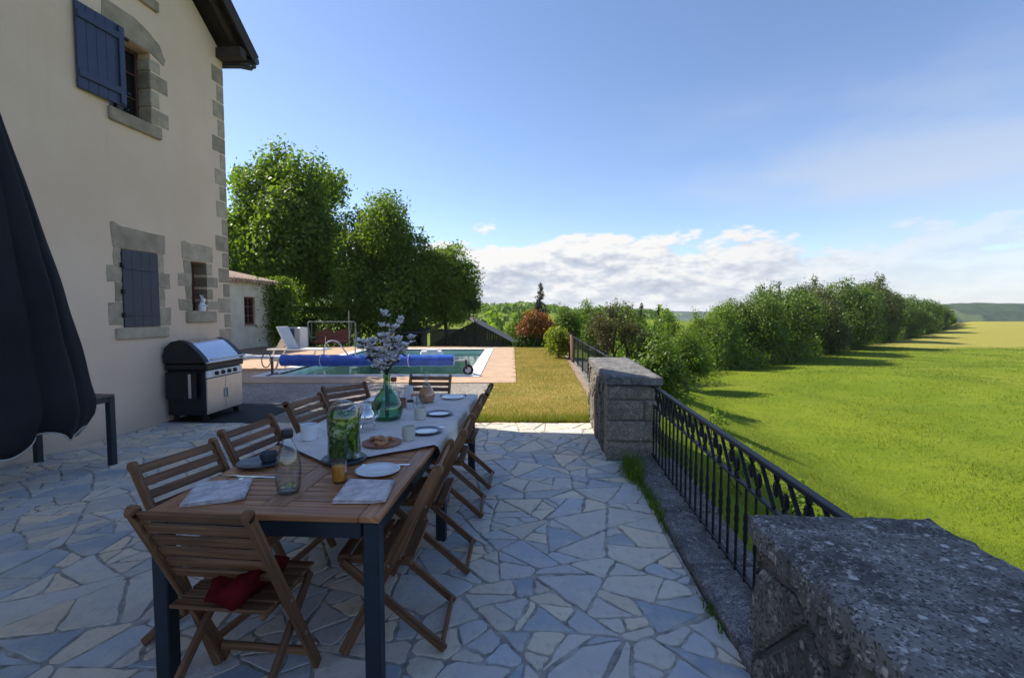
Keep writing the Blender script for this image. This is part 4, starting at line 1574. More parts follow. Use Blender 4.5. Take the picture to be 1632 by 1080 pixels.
# weed tufts in the joint beside the wall
def tuft(label, loc, n, spread, h, seed, stretch=1.0):
    rs = np.random.RandomState(seed)
    x = rs.normal(0, spread * .45, n)
    y = rs.normal(0, spread * stretch, n)
    x, y = x * math.cos(TA) + y * math.sin(TA), y * math.cos(TA) - x * math.sin(TA)
    hh = h * rs.uniform(.4, 1.1, n) * np.exp(-(y / (spread * stretch * 1.8)) ** 2)
    la = rs.uniform(0, 2 * PI, n)
    V = []
    for i in range(n):
        dx, dy = math.cos(la[i]), math.sin(la[i])
        w = .0035
        px, py = -dy * w, dx * w
        b0 = (x[i], y[i])
        m_ = (x[i] + dx * hh[i] * .25, y[i] + dy * hh[i] * .25, hh[i] * .7)
        t_ = (x[i] + dx * hh[i] * .7, y[i] + dy * hh[i] * .7, hh[i])
        V += [(b0[0] - px, b0[1] - py, 0), (b0[0] + px, b0[1] + py, 0), (m_[0] + px * .8, m_[1] + py * .8, m_[2]), (m_[0] - px * .8, m_[1] - py * .8, m_[2])]
        V += [(m_[0] - px * .8, m_[1] - py * .8, m_[2]), (m_[0] + px * .8, m_[1] + py * .8, m_[2]), (t_[0] + px * .1, t_[1] + py * .1, t_[2]), (t_[0] - px * .1, t_[1] - py * .1, t_[2])]
    o = link('grass_tuft', np_mesh('grass_tuft', np.array(V), 4, 'leaf_mid'), None, loc)
    tag(o, label, 'weeds', kind='stuff')


tuft('tall dark grass tuft growing at the foot of the far pier', (kerb_x(4.55) - .03, 4.55, 0), 420, .10, .24, 1, 2.0)
tuft('thin line of grass in the joint along the coping', (kerb_x(3.85) - .0, 3.85, 0), 320, .035, .12, 2, 8.0)
tuft('small green weed at the joint where the railing starts', (kerb_x(2.4) - .0, 2.4, 0), 60, .03, .05, 3, 4.0)

# ------------------------------------------------------------------ dining table
TBL = R(-3.5)
tb = thing('dining_table', 'long slatted wooden dining table on dark metal legs', 'table', (-.935, 3.35, 0), TBL)
HWD, HLN = .49, 1.43
ZT = .75
fb = MB()
for s in (-1, 1):
    MB().box(s * HWD - (s > 0) * .085, s * HWD + (s < 0) * .085, -HLN, HLN, ZT - .028, ZT, .004).build('edge_board', 'table_wood', tb)
    MB().box(-HWD + .087, HWD - .087, s * HLN - (s > 0) * .085, s * HLN + (s < 0) * .085, ZT - .028, ZT, .004).build('end_board', 'table_wood', tb)
MB().box(-.052, .052, -HLN + .087, HLN - .087, ZT - .028, ZT, .004).build('centre_board', 'table_wood', tb)
NS = 46
pit = (2 * HLN - .176) / NS
sw = HWD - .087 - .054
slat = MB().box(-sw / 2, sw / 2, -pit / 2 + .0035, pit / 2 - .0035, -.022, -.002, .003).mesh('slat', 'table_wood')
for s in (-1, 1):
    for k in range(NS):
        link('slat', slat, tb, (s * (.0535 + sw / 2), -HLN + .088 + pit * (k + .5), ZT))
ap = MB()
for s in (-1, 1):
    ap.box(s * (HWD - .03) - .012, s * (HWD - .03) + .012, -HLN + .08, HLN - .08, ZT - .10, ZT - .032, .003)
    ap.box(-HWD + .08, HWD - .08, s * (HLN - .03) - .012, s * (HLN - .03) + .012, ZT - .10, ZT - .032, .003)
ap.build('apron', 'table_metal', tb)
for sx in (-1, 1):
    for y in (-HLN + .04, -.06, HLN - .04):
        MB().box(sx * (HWD - .038) - .033, sx * (HWD - .038) + .033, y - .033, y + .033, 0, ZT - .030, .005).build('leg', 'table_metal', tb)


def on_table(xw_, yw_, z=ZT):
    """world point at table height"""
    return (xw_, yw_, z)


# tablecloth
def cloth():
    rs = np.random.RandomState(4)
    ns, nt = 61, 90
    V = np.zeros((nt, ns, 3))
    for i, s in enumerate(np.linspace(-.635, .635, ns)):
        a = abs(s)
        f0 = -.815 + .80 * a
        sg = 1 if s > 0 else -1
        for j, t in enumerate(np.linspace(0, 1, nt)):
            y = f0 + (HLN + .13 - f0) * t
            wr = .0022 * math.sin(9 * s + 5 * y + 1.7 * math.sin(7 * y)) + .0014 * math.sin(23 * y + 11 * s)
            z = ZT + .0065 + abs(wr)
            x = s
            if a > HWD + .006:
                e = a - HWD - .006
                x = sg * (HWD + .010 + .008 + .010 * math.sin(11 * y) * min(1, e * 9))
                z = ZT + .004 - e
            yy = y
            if y > HLN + .006:
                e = y - HLN - .006
                yy = HLN + .016
                z = min(z, ZT + .004 - e)
            V[j, i] = (x, yy, z)
    m = MB()
    vs = [tuple(v) for v in V.reshape(-1, 3)]
    fs = [(j * ns + i, j * ns + i + 1, (j + 1) * ns + i + 1, (j + 1) * ns + i) for j in range(nt - 1) for i in range(ns - 1)]
    m.add(vs, fs)
    t = thing('tablecloth', 'pale linen tablecloth with pointed dark-edged front over the far table half', 'tablecloth', (-.935, 3.35, 0), TBL)
    o = m.build('cloth', 'linen', t, 'all')
    md = o.modifiers.new('thick', 'SOLIDIFY')
    md.thickness = .003
    md.offset = 1
    MB().tube([Vector(V[0, i]) + Vector((0, -.001, .003)) for i in range(ns)], .0034, 5).build('hem', 'hem', t)


cloth()
ZC = ZT + .0105                                   # top of the cloth

# ------------------------------------------------------------------ folding chairs
ch = thing('folding_chair', 'slatted wooden folding chair at the near table end with red cushion', 'chair', (0, 0, 0), 0, 'wooden folding chairs round the table')
PX = .217
top_p, foot_p = Vector((0, -.225, .865)), Vector((0, .215, 0.012))
def post_at(z):
    t = (z - foot_p.z) / (top_p.z - foot_p.z)
    return foot_p + (top_p - foot_p) * t
for s in (-1, 1):
    off = Vector((s * PX, 0, 0))
    pb = MB().beam(foot_p + off, top_p + off, .024, .048, .006, (1, 0, 0))
    pb.tube([top_p + off + Vector((-.012, 0, -.002)), top_p + off + Vector((.012, 0, -.002))], .024, 10)
    p_ = pb.build('back_post', 'chair_wood', ch)
    off = Vector((s * (PX - .030), 0, 0))
    MB().beam(Vector((0, -.245, .010)) + off, Vector((0, .225, .425)) + off, .022, .040, .005, (1, 0, 0)).build('leg', 'chair_wood', ch)
    MB().beam(Vector((s * (PX - .052), -.09, .415)), Vector((s * (PX - .052), .25, .430)), .020, .034, .004).build('seat_rail', 'chair_wood', ch)
    bz = post_at(.235)
    MB().tube([bz + Vector((s * (PX + .012), 0, 0)), bz + Vector((s * (PX + .017), 0, 0))], .008, 8).build('bolt', 'bolt', ch)
    bz = post_at(.43)
    MB().tube([bz + Vector((s * (PX + .012), 0, 0)), bz + Vector((s * (PX + .017), 0, 0))], .008, 8).build('bolt', 'bolt', ch)
dirp = (top_p - foot_p).normalized()
for k in range(6):
    c = post_at(.845 - k * .056)
    sl = MB().frame_box(c, ((1, 0, 0), dirp, Vector((1, 0, 0)).cross(dirp)), (PX - .012, .0205, .0075), .003)
    sl.build('back_slat', 'chair_wood', ch)
for k in range(6):
    y = -.085 + k * .060
    MB().box(-PX + .018, PX - .018, y - .025, y + .025, .438 + k * .0022, .453 + k * .0022, .004).build('seat_slat', 'chair_wood', ch)
c = post_at(.10)
MB().beam(c + Vector((-PX + .012, 0, 0)), c + Vector((PX - .012, 0, 0)), .020, .036, .004).build('stretcher', 'chair_wood', ch)
MB().beam((-PX + .040, -.232, .03), (PX - .040, -.232, .03), .018, .034, .004).build('stretcher', 'chair_wood', ch)
ch.location = (-1.10, 1.87, 0.004)
ch.rotation_euler = (0, 0, R(-6))
for (x, y, a, lab) in [
    (-1.455, 2.32, -104, 'wooden folding chair on the house side, pulled up behind the left folded napkin'),
    (-1.43, 2.95, -99, 'wooden folding chair on the house side, behind the dark plate with a small bowl'),
    (-1.46, 3.82, -102, 'wooden folding chair on the house side, behind the white handled mug'),
    (-1.42, 4.42, -130, 'wooden folding chair turned at the far house-side corner of the table'),
    (-.90, 5.02, 177, 'wooden folding chair on its own at the far end of the table, facing the camera'),
    (-.555, 2.34, 90, 'wooden folding chair on the railing side beside the white plate, nearest of four'),
    (-.50, 3.0, 89, 'wooden folding chair on the railing side beside the nearest navy-rimmed plate'),
    (-.47, 3.79, 90, 'wooden folding chair on the railing side beside the middle navy-rimmed plate'),
    (-.43, 4.40, 88, 'wooden folding chair on the railing side beside the farthest navy-rimmed plate')]:
    dup(ch, lab, (x, y, 0.004), R(a))

# red cushion slumped on the near chair
cu = thing('cushion', 'crumpled dark red cushion lying on the seat of the nearest chair', 'cushion', (-1.03, 1.83, .458), R(-20))
b = MB()
nu, nv = 26, 14
vs, fs = [], []
for j in range(nv + 1):
    ph = PI * j / nv
    for i in range(nu):
        t = 2 * PI * i / nu
        cx_, sx_ = math.cos(t), math.sin(t)
        sq = 1 / max(abs(cx_), abs(sx_)) ** .55
        r = math.sin(ph) ** .6
        fold = 1 + .10 * math.sin(5 * t + 3 * ph) + .06 * math.sin(9 * t - 5 * ph)
        lift = .10 * max(0, cx_) ** 2 * r
        vs.append((.115 * r * cx_ * sq * fold, .125 * r * sx_ * sq * fold, .055 + .052 * math.cos(ph) * (1 + .25 * math.sin(4 * t)) + lift))
for j in range(nv):
    for i in range(nu):
        a, b2 = j * nu + i, j * nu + (i + 1) % nu
        fs.append((a, a + nu, b2 + nu, b2))
b.add(vs, fs)
b.build('cover', 'red_cloth', cu, 'all')

# ------------------------------------------------------------------ on the table
def napkin(label, pts, seed):
    """folded linen: stacked wavy layers inside a quad"""
    cx = sum(p[0] for p in pts) / 4
    cy = sum(p[1] for p in pts) / 4
    t = thing('napkin', label, 'napkin', (cx, cy, ZT), 0, 'folded napkins on the table')
    rs = random.Random(seed)
    for L in range(3):
        n = 14
        k = 1 - .015 * L
        vs = []
        q = [((p[0] - cx) * k + rs.uniform(-.004, .004), (p[1] - cy) * k + rs.uniform(-.004, .004)) for p in pts]
        for top_ in (0, 1):
            for j in range(n + 1):
                for i in range(n + 1):
                    u, v = i / n, j / n
                    x = (q[0][0] * (1 - u) + q[1][0] * u) * v + (q[3][0] * (1 - u) + q[2][0] * u) * (1 - v)
                    y = (q[0][1] * (1 - u) + q[1][1] * u) * v + (q[3][1] * (1 - u) + q[2][1] * u) * (1 - v)
                    bulge = .0025 * math.sin(u * 6 + L) * math.sin(v * 5 + 2 * L) + .012 * max(0, u - .75) * (1 - v) * 3
                    edge = min(u, 1 - u, v, 1 - v)
                    th_ = .0052 * min(1, .35 + edge * 9)
                    vs.append((x, y, .001 + L * .0058 + max(0, bulge) * (1 if top_ else .9) + (th_ if top_ else 0)))
        N = (n + 1) ** 2
        fs = []
        for j in range(n):
            for i in range(n):
                a = j * (n + 1) + i
                fs.append((a, a + 1, a + n + 2, a + n + 1)[::-1])
                fs.append((a + N, a + N + 1, a + N + n + 2, a + N + n + 1))
        ring = list(range(n)) + [j * (n + 1) + n for j in range(n)] + [n * (n + 1) + i for i in range(n, 0, -1)] + [j * (n + 1) for j in range(n, 0, -1)]
        for k2 in range(len(ring)):
            a, b2 = ring[k2], ring[(k2 + 1) % len(ring)]
            fs.append((a, b2, b2 + N, a + N))
        m = MB()
        m.add(vs, fs)
        m.build('fold', 'napkin', t, 'all')


napkin('folded grey-lilac napkin on the house-side corner of the near table end', [(-1.50, 2.262), (-1.262, 2.305), (-1.165, 2.06), (-1.40, 1.985)], 1)
napkin('folded grey-lilac napkin in front of the white plate', [(-.795, 2.305), (-.56, 2.285), (-.545, 2.025), (-.775, 2.03)], 2)


def plate(name, label, loc, r, mat, group=None, inner=None):
    t = thing(name, label, 'plate', loc, 0, group)
    MB().lathe([(r * .55, 0), (r * .62, .002), (r * .98, .016), (r, .019), (r * .97, .020), (r * .66, .007), (r * .2, .006)], 40, cap1=True).build('dish', mat, t, True)
    if inner:
        MB().lathe([(r * .70, .0105), (r * .62, .0085), (r * .2, .0075)], 36, cap0=False).build('centre', inner, t, True)
    return t


plate('plate', 'plain white plate on bare wood behind the railing-side napkin', (-.687, 2.43, ZT), .112, 'white_china')
NP = 'navy plates on the tablecloth'
plate('plate', 'navy-rimmed plate beside the nearest cream tumbler', (-.575, 3.21, ZC), .108, 'navy_china', NP, 'white_china')
plate('plate', 'navy-rimmed plate beside the second cream tumbler', (-.575, 3.77, ZC), .108, 'navy_china', NP, 'white_china')
plate('plate', 'pale plate with navy napkin edge at the far railing-side corner', (-.555, 4.50, ZC), .112, 'white_china', NP)
nk = thing('napkin', 'narrow navy napkin lying behind the farthest plate', 'napkin', (-.56, 4.63, ZC), R(2))
MB().box(-.13, .12, -.025, .03, 0, .012, .004).build('fold', 'navy_china', nk)
plate('plate', 'dark slate-blue plate carrying a small bowl on the house side', (-1.355, 2.56, ZT), .115, 'dark_china')
bw = thing('bowl', 'small grey bowl sitting on the dark plate', 'bowl', (-1.33, 2.60, ZT + .008))
MB().lathe([(.028, 0), (.036, .004), (.045, .03), (.046, .048), (.043, .048), (.040, .03), (.028, .010)], 28).build('bowl_body', 'dark_china', bw, True)


def knife(label, p, q, z):
    a = math.atan2(q[1] - p[1], q[0] - p[0])
    L = math.dist(p, q)
    t = thing('knife', label, 'cutlery', (p[0], p[1], z), a, 'cutlery on the table')
    m = MB()
    m.prism([(L * .42, -.008), (L * .96, -.009), (L, .001), (L * .97, .008), (L * .42, .008)], .001, .0035)
    m.build('blade', 'silver', t)
    MB().box(0, L * .42, -.007, .007, 0, .008, .003).build('handle', 'silver', t)


knife('steel knife lying behind the white plate', (-.80, 2.535), (-.545, 2.555), ZT)
knife('steel knife beside the left napkin on the house side', (-1.47, 2.375), (-1.225, 2.36), ZT)
knife('steel knife behind the nearest navy-rimmed plate', (-.66, 3.345), (-.47, 3.36), ZC)
spn = thing('spoon', 'steel spoon lying across the wood near the left napkin', 'cutlery', (-1.32, 2.325, ZT), R(8), 'cutlery on the table')
MB().lathe([(.004, .001), (.015, .002), (.018, .006), (.012, .004)], 14).build('spoon_bowl', 'silver', spn, True)
MB().tube([(.015, 0, .005), (.07, .004, .009), (.15, .0, .004)], [.003, .0025, .005], 6).build('handle', 'silver', spn, True)


def glassware(prof_out, wall_t, n=32):
    inn = [(max(.001, r - wall_t), z) for r, z in prof_out]
    inn = [(r, max(z, prof_out[0][1] + wall_t * 1.6)) for r, z in inn]
    return prof_out + inn[::-1]


# juice glass
gl = thing('juice_glass', 'small tumbler of orange juice in front of the mint jar', 'glass', (-.836, 2.30, ZT))
MB().lathe(glassware([(.031, 0), (.033, .004), (.0355, .06), (.037, .108)], .0022)).build('tumbler', 'clear_glass', gl, True)
MB().lathe([(.030, .008), (.0325, .05), (.0338, .076)], 28).build('juice', 'juice', gl, True)
# water carafe
cf = thing('water_carafe', 'ribbed clear glass water carafe with black cap', 'carafe', (-1.02, 2.165, ZT))
pr = [(.044, 0), (.047, .006)]
for i in range(15):
    z = .012 + i * .0095
    r = .049 + .006 * math.sin(PI * i / 16) + (.0012 if i % 2 else 0)
    pr.append((r, z))
pr += [(.050, .165), (.040, .195), (.028, .222), (.021, .243), (.0195, .262), (.021, .268)]
MB().lathe(glassware(pr, .0026), 36).build('bottle', 'clear_glass', cf, True)
MB().lathe([(.0235, .252), (.0245, .255), (.0245, .287), (.022, .290)], 24).build('cap', 'black_plastic', cf, True)
MB().lathe([(.040, .004), (.0445, .010), (.0455, .030)], 32).build('water', 'water_drink', cf, True)
# mug
mg = thing('mug', 'white handled mug beside the glass jar of mint', 'mug', (-1.285, 3.03, ZC))
MB().lathe([(.040, 0), (.050, .004), (.054, .05), (.055, .098), (.052, .100), (.050, .05), (.045, .010)], 30).build('cup', 'white_china', mg, True)
MB().tube([(.050, 0, .080), (.080, 0, .082), (.094, 0, .060), (.084, 0, .032), (.052, 0, .022)], [.007, .007, .0065, .007, .008], 8).build('handle', 'white_china', mg, True)


def tumbler(label, loc, r, h, mat):
    t = thing('tumbler', label, 'tumbler', loc, 0, 'cream ceramic tumblers')
    MB().lathe([(r * .72, 0), (r * .86, .004), (r, h * .5), (r * .98, h), (r * .92, h + .001), (r * .90, h * .5), (r * .7, .01)], 28).build('cup', mat, t, True)
    return t


tumbler('cream ceramic tumbler beside the nearest navy-rimmed plate', (-.655, 3.02, ZC), .043, .090, 'cream_china')
tumbler('cream ceramic tumbler beside the second navy-rimmed plate', (-.695, 3.62, ZC), .045, .088, 'cream_china')

# bell jar of lime and mint on a dark saucer
bj = thing('glass_jar', 'tall domed glass jar packed with mint and lime slices', 'jar', (-.925, 2.625, ZT + .022))
bj.scale = (1.10, 1.10, 1.05)
pr = [(.078, 0), (.082, .004), (.080, .03), (.077, .10), (.080, .17), (.080, .215), (.072, .255), (.052, .285), (.026, .300), (.006, .305)]
MB().lathe(glassware(pr, .003), 40, cap1=True).build('dome', 'clear_glass', bj, True)
rs = np.random.RandomState(12)
V = []
for _ in range(1500):
    rr = .070 * math.sqrt(rs.uniform(.25, 1))
    t = rs.uniform(0, 2 * PI)
    p = np.array([rr * math.cos(t), rr * math.sin(t), rs.uniform(.012, .235)])
    n_ = rs.normal(size=3)
    n_ /= np.linalg.norm(n_)
    u_ = np.cross(n_, rs.normal(size=3))
    u_ /= np.linalg.norm(u_)
    w_ = np.cross(n_, u_)
    s = rs.uniform(.010, .020)
    for a, b2 in ((-1, 0), (0, -.55), (1, 0), (0, .55)):
        q = p + (u_ * a + w_ * b2) * s
        r2_ = math.hypot(q[0], q[1])
        if r2_ > .0735:
            q[:2] *= .0735 / r2_
        q[2] = min(max(q[2], .006), .25)
        V.append(q)
o = link('mint_leaves', np_mesh('mint_leaves', np.array(V), 4, 'mint'), bj)
tag(o, kind='stuff')
for k in range(26):
    z = .03 + .2 * ((k * .37) % 1)
    t = k * 2.4
    m = MB()
    c = Vector((.060 * math.cos(t), .060 * math.sin(t), z))
    ax1 = Vector((-math.sin(t), math.cos(t), .3)).normalized()
    ax2 = Vector((.25 * math.cos(t), .25 * math.sin(t), 1)).normalized()
    nn = ax1.cross(ax2)
    vs = [c + nn * .002 + (ax1 * math.cos(a) + ax2 * math.sin(a)) * .026 for a in np.linspace(0, 2 * PI, 15)[:-1]]
    vs += [v - nn * .006 for v in vs]
    fs = [tuple(range(14)), tuple(range(27, 13, -1))] + [(i, i + 14, (i + 1) % 14 + 14, (i + 1) % 14) for i in range(14)]
    m.add(vs, fs)
    m.build('lime_slice', 'lime' if k % 3 else 'pale_rind', bj)
sa = thing('saucer', 'round dark slate saucer under the domed glass jar', 'saucer', (-.925, 2.625, ZT + .0))
MB().lathe([(.085, 0), (.115, .006), (.120, .018), (.117, .021), (.095, .012), (.01, .0115)], 40).build('dish', 'dark_china', sa, True)

# pastries
pp = thing('pastry_plate', 'brown terracotta plate under the pastries beside the glass jar', 'plate', (-.80, 2.93, ZC))
MB().lathe([(.09, 0), (.115, .006), (.120, .014), (.110, .014), (.02, .009)], 32).build('dish', 'terracotta', pp, True)
for k, (dx, dy) in enumerate(((-.04, .01), (.045, .0), (.0, .05), (.01, -.045))):
    q = thing('pastry', ['golden pastry twist nearest the glass jar on the brown plate', 'golden pastry twist on the right rim of the brown plate', 'golden pastry twist at the back of the brown plate', 'golden pastry twist at the front rim of the brown plate'][k], 'pastry', (-.80 + dx, 2.93 + dy, ZC + .012), k * 1.1, 'pastries on the brown plate')
    m = MB()
    pts = [(.035 * math.cos(a), .035 * math.sin(a), .012 + .004 * math.sin(a * 3)) for a in np.linspace(-.4, 3.6, 12)]
    m.tube(pts, [.006 + .010 * math.sin(PI * i / 11) for i in range(12)], 8)
    m.build('crust', 'pastry', q, True)

# silver pot on three legs
sp_ = thing('silver_pot', 'polished silver pot on little legs beside the green demijohn', 'pot', (-1.0, 3.27, ZC))
MB().lathe([(.02, .045), (.045, .050), (.062, .075), (.062, .105), (.048, .135), (.036, .150), (.040, .158)], 30).build('body', 'silver', sp_, True)
MB().lathe([(.041, .156), (.034, .172), (.014, .182), (.008, .19), (.012, .20), (.004, .208)], 24).build('lid', 'silver', sp_, True)
for k in range(3):
    a = k * 2 * PI / 3 + .4
    MB().tube([(.045 * math.cos(a), .045 * math.sin(a), .060), (.060 * math.cos(a), .060 * math.sin(a), .03), (.055 * math.cos(a), .055 * math.sin(a), .006), (.068 * math.cos(a), .068 * math.sin(a), .003)], [.009, .006, .006, .009], 6).build('leg', 'silver', sp_, True)
MB().tube([(-.058, 0, .085), (-.095, 0, .10), (-.105, 0, .135), (-.085, 0, .158), (-.042, 0, .150)], .005, 6).build('handle', 'black_plastic', sp_, True)
MB().tube([(.058, .0, .085), (.085, 0, .105), (.098, 0, .145)], [.013, .010, .007], 8).build('spout', 'silver', sp_, True)

# demijohn with blossom
dj = thing('demijohn', 'round green glass demijohn used as a vase', 'vase', (-.945, 3.62, ZC))
dj.scale = (.93, .93, .97)
pr = [(.085, 0), (.105, .008), (.122, .045), (.128, .085), (.118, .13), (.088, .18), (.055, .22), (.034, .25), (.027, .275), (.026, .33), (.031, .335), (.030, .348)]
MB().lathe(glassware(pr, .0035), 44).build('bottle', 'green_glass', dj, True)
MB().lathe([(.082, .010), (.100, .014), (.116, .05), (.121, .085), (.1165, .112)], 40).build('water', 'water_drink', dj, True)


def blossom():
    t = thing('blossom_branches', 'white blossom branches standing in the green demijohn', 'flowers', (-.945, 3.62, ZC))
    rd_ = random.Random(9)
    st = MB()
    fl = MB()
    lf = MB()
    ends = [(-.02, .02, .80), (.10, .03, .74), (-.21, .0, .58), (.20, .02, .62), (.03, .05, .66), (-.12, -.02, .57), (-.06, .03, .50), (.12, .0, .52), (.05, -.03, .45), (-.10, .03, .47), (.0, .0, .60), (.08, .05, .58), (-.04, -.04, .42)]
    spots = []
    for e in ends:
        e = Vector(e)
        b0 = Vector((rd_.uniform(-.012, .012), rd_.uniform(-.012, .012), .02))
        b1 = Vector((rd_.uniform(-.008, .008), rd_.uniform(-.008, .008), .345))
        pts = [b0, b1]
        for k in range(1, 6):
            f = k / 5
            pts.append(b1 + (e - b1) * f + Vector((rd_.uniform(-.012, .012), rd_.uniform(-.012, .012), .02 * math.sin(PI * f))))
        st.tube(pts, [.004, .0035, .003, .0028, .0025, .002, .0015], 5)
        for k in range(3, 7):
            for _ in range(6 if e.z < .60 else 3):
                spots.append((pts[k] + Vector((rd_.uniform(-.03, .03), rd_.uniform(-.03, .03), rd_.uniform(-.025, .03))), e.z))
        spots.append((pts[-1], e.z))
    fls = []
    for (p, ez) in spots:
        s = rd_.uniform(.022, .036)
        m = MB()
        for k in range(5):
            a = k * 2 * PI / 5 + rd_.random()
            u = Vector((math.cos(a), math.sin(a), rd_.uniform(.0, .8))).normalized()
            w = u.cross(Vector((0, 0, 1))).normalized()
            q = u * s
            up = Vector((0, 0, 1)) * s * .35
            vs = [Vector((0, 0, 0)), q * .55 + w * s * .5 + up * .2, q + w * s * .25 + up, q - w * s * .25 + up, q * .55 - w * s * .5 + up * .2, q * .6 + up * 1.1]
            m.add([p + v for v in vs], [(0, 1, 5), (1, 2, 5), (2, 3, 5), (3, 4, 5), (4, 0, 5)])
        fls.append(m)
        if rd_.random() < .75:
            for _ in range(3):
                a = rd_.uniform(0, 6.28)
                u = Vector((math.cos(a), math.sin(a), rd_.uniform(-.6, .5))) * rd_.uniform(.03, .05)
                w = u.cross(Vector((0, 0, 1))) * .35
                lf.add([p, p + u * .5 + w, p + u, p + u * .5 - w], [(0, 1, 2, 3)])
    st.build('stem', 'twig', t)
    for m in fls:
        m.build('blossom', 'blossom', t)
    tag(lf.build('leaves', 'dark_leaf', t), kind='stuff')


blossom()

# far-end jars and bottles
oc = thing('drink_carafe', 'teardrop carafe of peach drink with pointed glass stopper', 'carafe', (-.765, 4.30, ZC))
pr = [(.045, 0), (.060, .006), (.072, .04), (.074, .07), (.058, .115), (.030, .155), (.018, .18), (.016, .20), (.020, .212)]
MB().lathe(glassware(pr, .0025), 32).build('bottle', 'clear_glass', oc, True)
MB().lathe([(.043, .006), (.057, .010), (.0685, .04), (.0705, .07), (.056, .110), (.033, .145)], 32).build('drink', 'syrup', oc, True)
MB().lathe([(.012, .195), (.018, .216), (.022, .24), (.008, .275), (.002, .29)], 16).build('stopper', 'clear_glass', oc, True)
cb = thing('clear_bottle', 'clear glass bottle with brown stopper behind the demijohn', 'bottle', (-1.03, 4.18, ZC))
MB().lathe(glassware([(.045, 0), (.05, .006), (.05, .09), (.038, .14), (.020, .18), (.017, .215)], .0025), 28).build('bottle', 'clear_glass', cb, True)
MB().lathe([(.020, .205), (.026, .212), (.026, .240), (.022, .243)], 16).build('stopper', 'cork', cb, True)
jg = thing('milk_jug', 'small white jug behind the demijohn near the clear bottle', 'jug', (-.95, 4.42, ZC))
MB().lathe([(.035, 0), (.046, .01), (.048, .06), (.036, .10), (.042, .13), (.039, .13), (.033, .10), (.03, .02)], 24).build('body', 'white_china', jg, True)
MB().tube([(-.046, 0, .04), (-.075, 0, .06), (-.072, 0, .10), (-.036, 0, .115)], .006, 6).build('handle', 'white_china', jg, True)
for (x, y, r, h, lidm, nm, lab) in ((-.93, 4.05, .034, .07, 'cork', 'jam_jar', 'jam jar with brown lid, nearest the demijohn'), (-.87, 4.28, .034, .065, 'syrup', 'jam_jar', 'jam jar with orange lid beside the peach carafe'), (-.85, 4.00, .030, .06, 'twig', 'jam_jar', 'jam jar with dark lid at the front of the jars')):
    j = thing(nm, lab, 'jar', (x, y, ZC), 0, 'jars at the far end of the table')
    MB().lathe([(r * .9, 0), (r, .005), (r, h * .8), (r * .85, h)], 20).build('jar_body', 'terracotta' if lidm == 'cork' else 'clear_glass', j, True)
    MB().lathe([(r * .92, h), (r * .95, h + .003), (r * .95, h + .014), (r * .9, h + .016)], 20).build('lid', lidm, j, True)
for (x, y, lab) in ((-1.10, 3.95, 'clear drinking glass beside the demijohn on the house side'), (-.78, 4.05, 'clear drinking glass in front of the peach carafe')):
    t = thing('drinking_glass', lab, 'glass', (x, y, ZC), 0, 'clear glasses at the far end of the table')
    MB().lathe(glassware([(.028, 0), (.030, .004), (.034, .10)], .002), 24).build('tumbler', 'clear_glass', t, True)
plate('plate', 'white plate on the house side of the cloth behind the silver pot', (-1.28, 3.62, ZC), .105, 'white_china')
plate('plate', 'white plate at the far house-side corner of the cloth', (-1.22, 4.35, ZC), .105, 'white_china')

# ------------------------------------------------------------------ barbecue
bq = thing('gas_barbecue', 'black and stainless steel gas barbecue against the house wall', 'barbecue', (-4.62, 7.22, 0), R(-2))
# local x: out from the wall, local y: along the wall; front panel at x=+.30
MB().box(-.26, .295, -.42, .42, .10, .745, .012).build('cabinet', 'grill_black', bq)
for s in (-1, 1):
    d_ = MB().box(.297, .318, min(s * .004, s * .415), max(s * .004, s * .415), .115, .62, .006).build('door', 'steel', bq)
    MB().box(.318, .338, s * .03 - .006, s * .03 + .006, .30, .44, .003).build('handle', 'steel', d_)
cp = MB().box(.297, .325, -.415, .415, .632, .735, .006).build('control_panel', 'white_metal', bq)
for k in range(4):
    m = MB()
    y = -.22 + k * .145
    m.tube([(.325, y, .685), (.352, y, .685)], .030, 16)
    m.box(.350, .360, y - .006, y + .006, .66, .71, .002)
    m.build('knob', 'black_plastic', bq)
MB().box(-.28, .34, -.44, .44, .747, .84, .015).build('firebox', 'grill_black', bq)
MB().box(.30, .352, -.40, -.19, .765, .83, .006).build('label_plate', 'pump_green', bq) if False else None
# hood: arched cross-section
def hood_prof(k=1.0):
    return [(-.27, .845), (-.285, .95), (-.25, 1.07), (-.15, 1.15), (-.03, 1.175), (.09, 1.13), (.20, 1.03), (.29, .93), (.335, .855)]
pf = hood_prof()
for (ya, yb, mt, nm, k) in ((-.46, -.37, 'grill_black', 'hood_end', 1.0), (.37, .46, 'grill_black', 'hood_end', 1.0), (-.368, .368, 'steel_hood', 'hood', .985)):
    m = MB()
    n = len(pf)
    cx = .02
    vs = [(cx + (x - cx) * k, ya, .845 + (z - .845) * k) for x, z in pf] + [(cx + (x - cx) * k, yb, .845 + (z - .845) * k) for x, z in pf]
    fs = [(i, i + 1, i + n + 1, i + n) for i in range(n - 1)] + [tuple(range(n))[::-1], tuple(range(n, 2 * n)), (0, n, 2 * n - 1, n - 1)]
    m.add(vs, fs)
    m.build(nm, mt, bq, True)
MB().tube([(.36, -.40, .90), (.385, -.40, .90), (.385, .40, .90), (.36, .40, .90)], .014, 8).build('hood_handle', 'steel', bq, True)
MB().beam((.33, -.44, .850), (.33, .44, .850), .035, .02, .004).build('front_rail', 'steel', bq)
sh_ = MB().box(-.24, .20, -.485, -.455, .34, .72, .01).build('folding_shelf', 'grill_black', bq)
MB().box(.10, .14, -.50, -.486, .36, .70, .005).build('handle', 'steel', sh_)
s2_ = MB().box(-.24, .24, .455, .485, .34, .72, .01).build('folding_shelf', 'grill_black', bq)
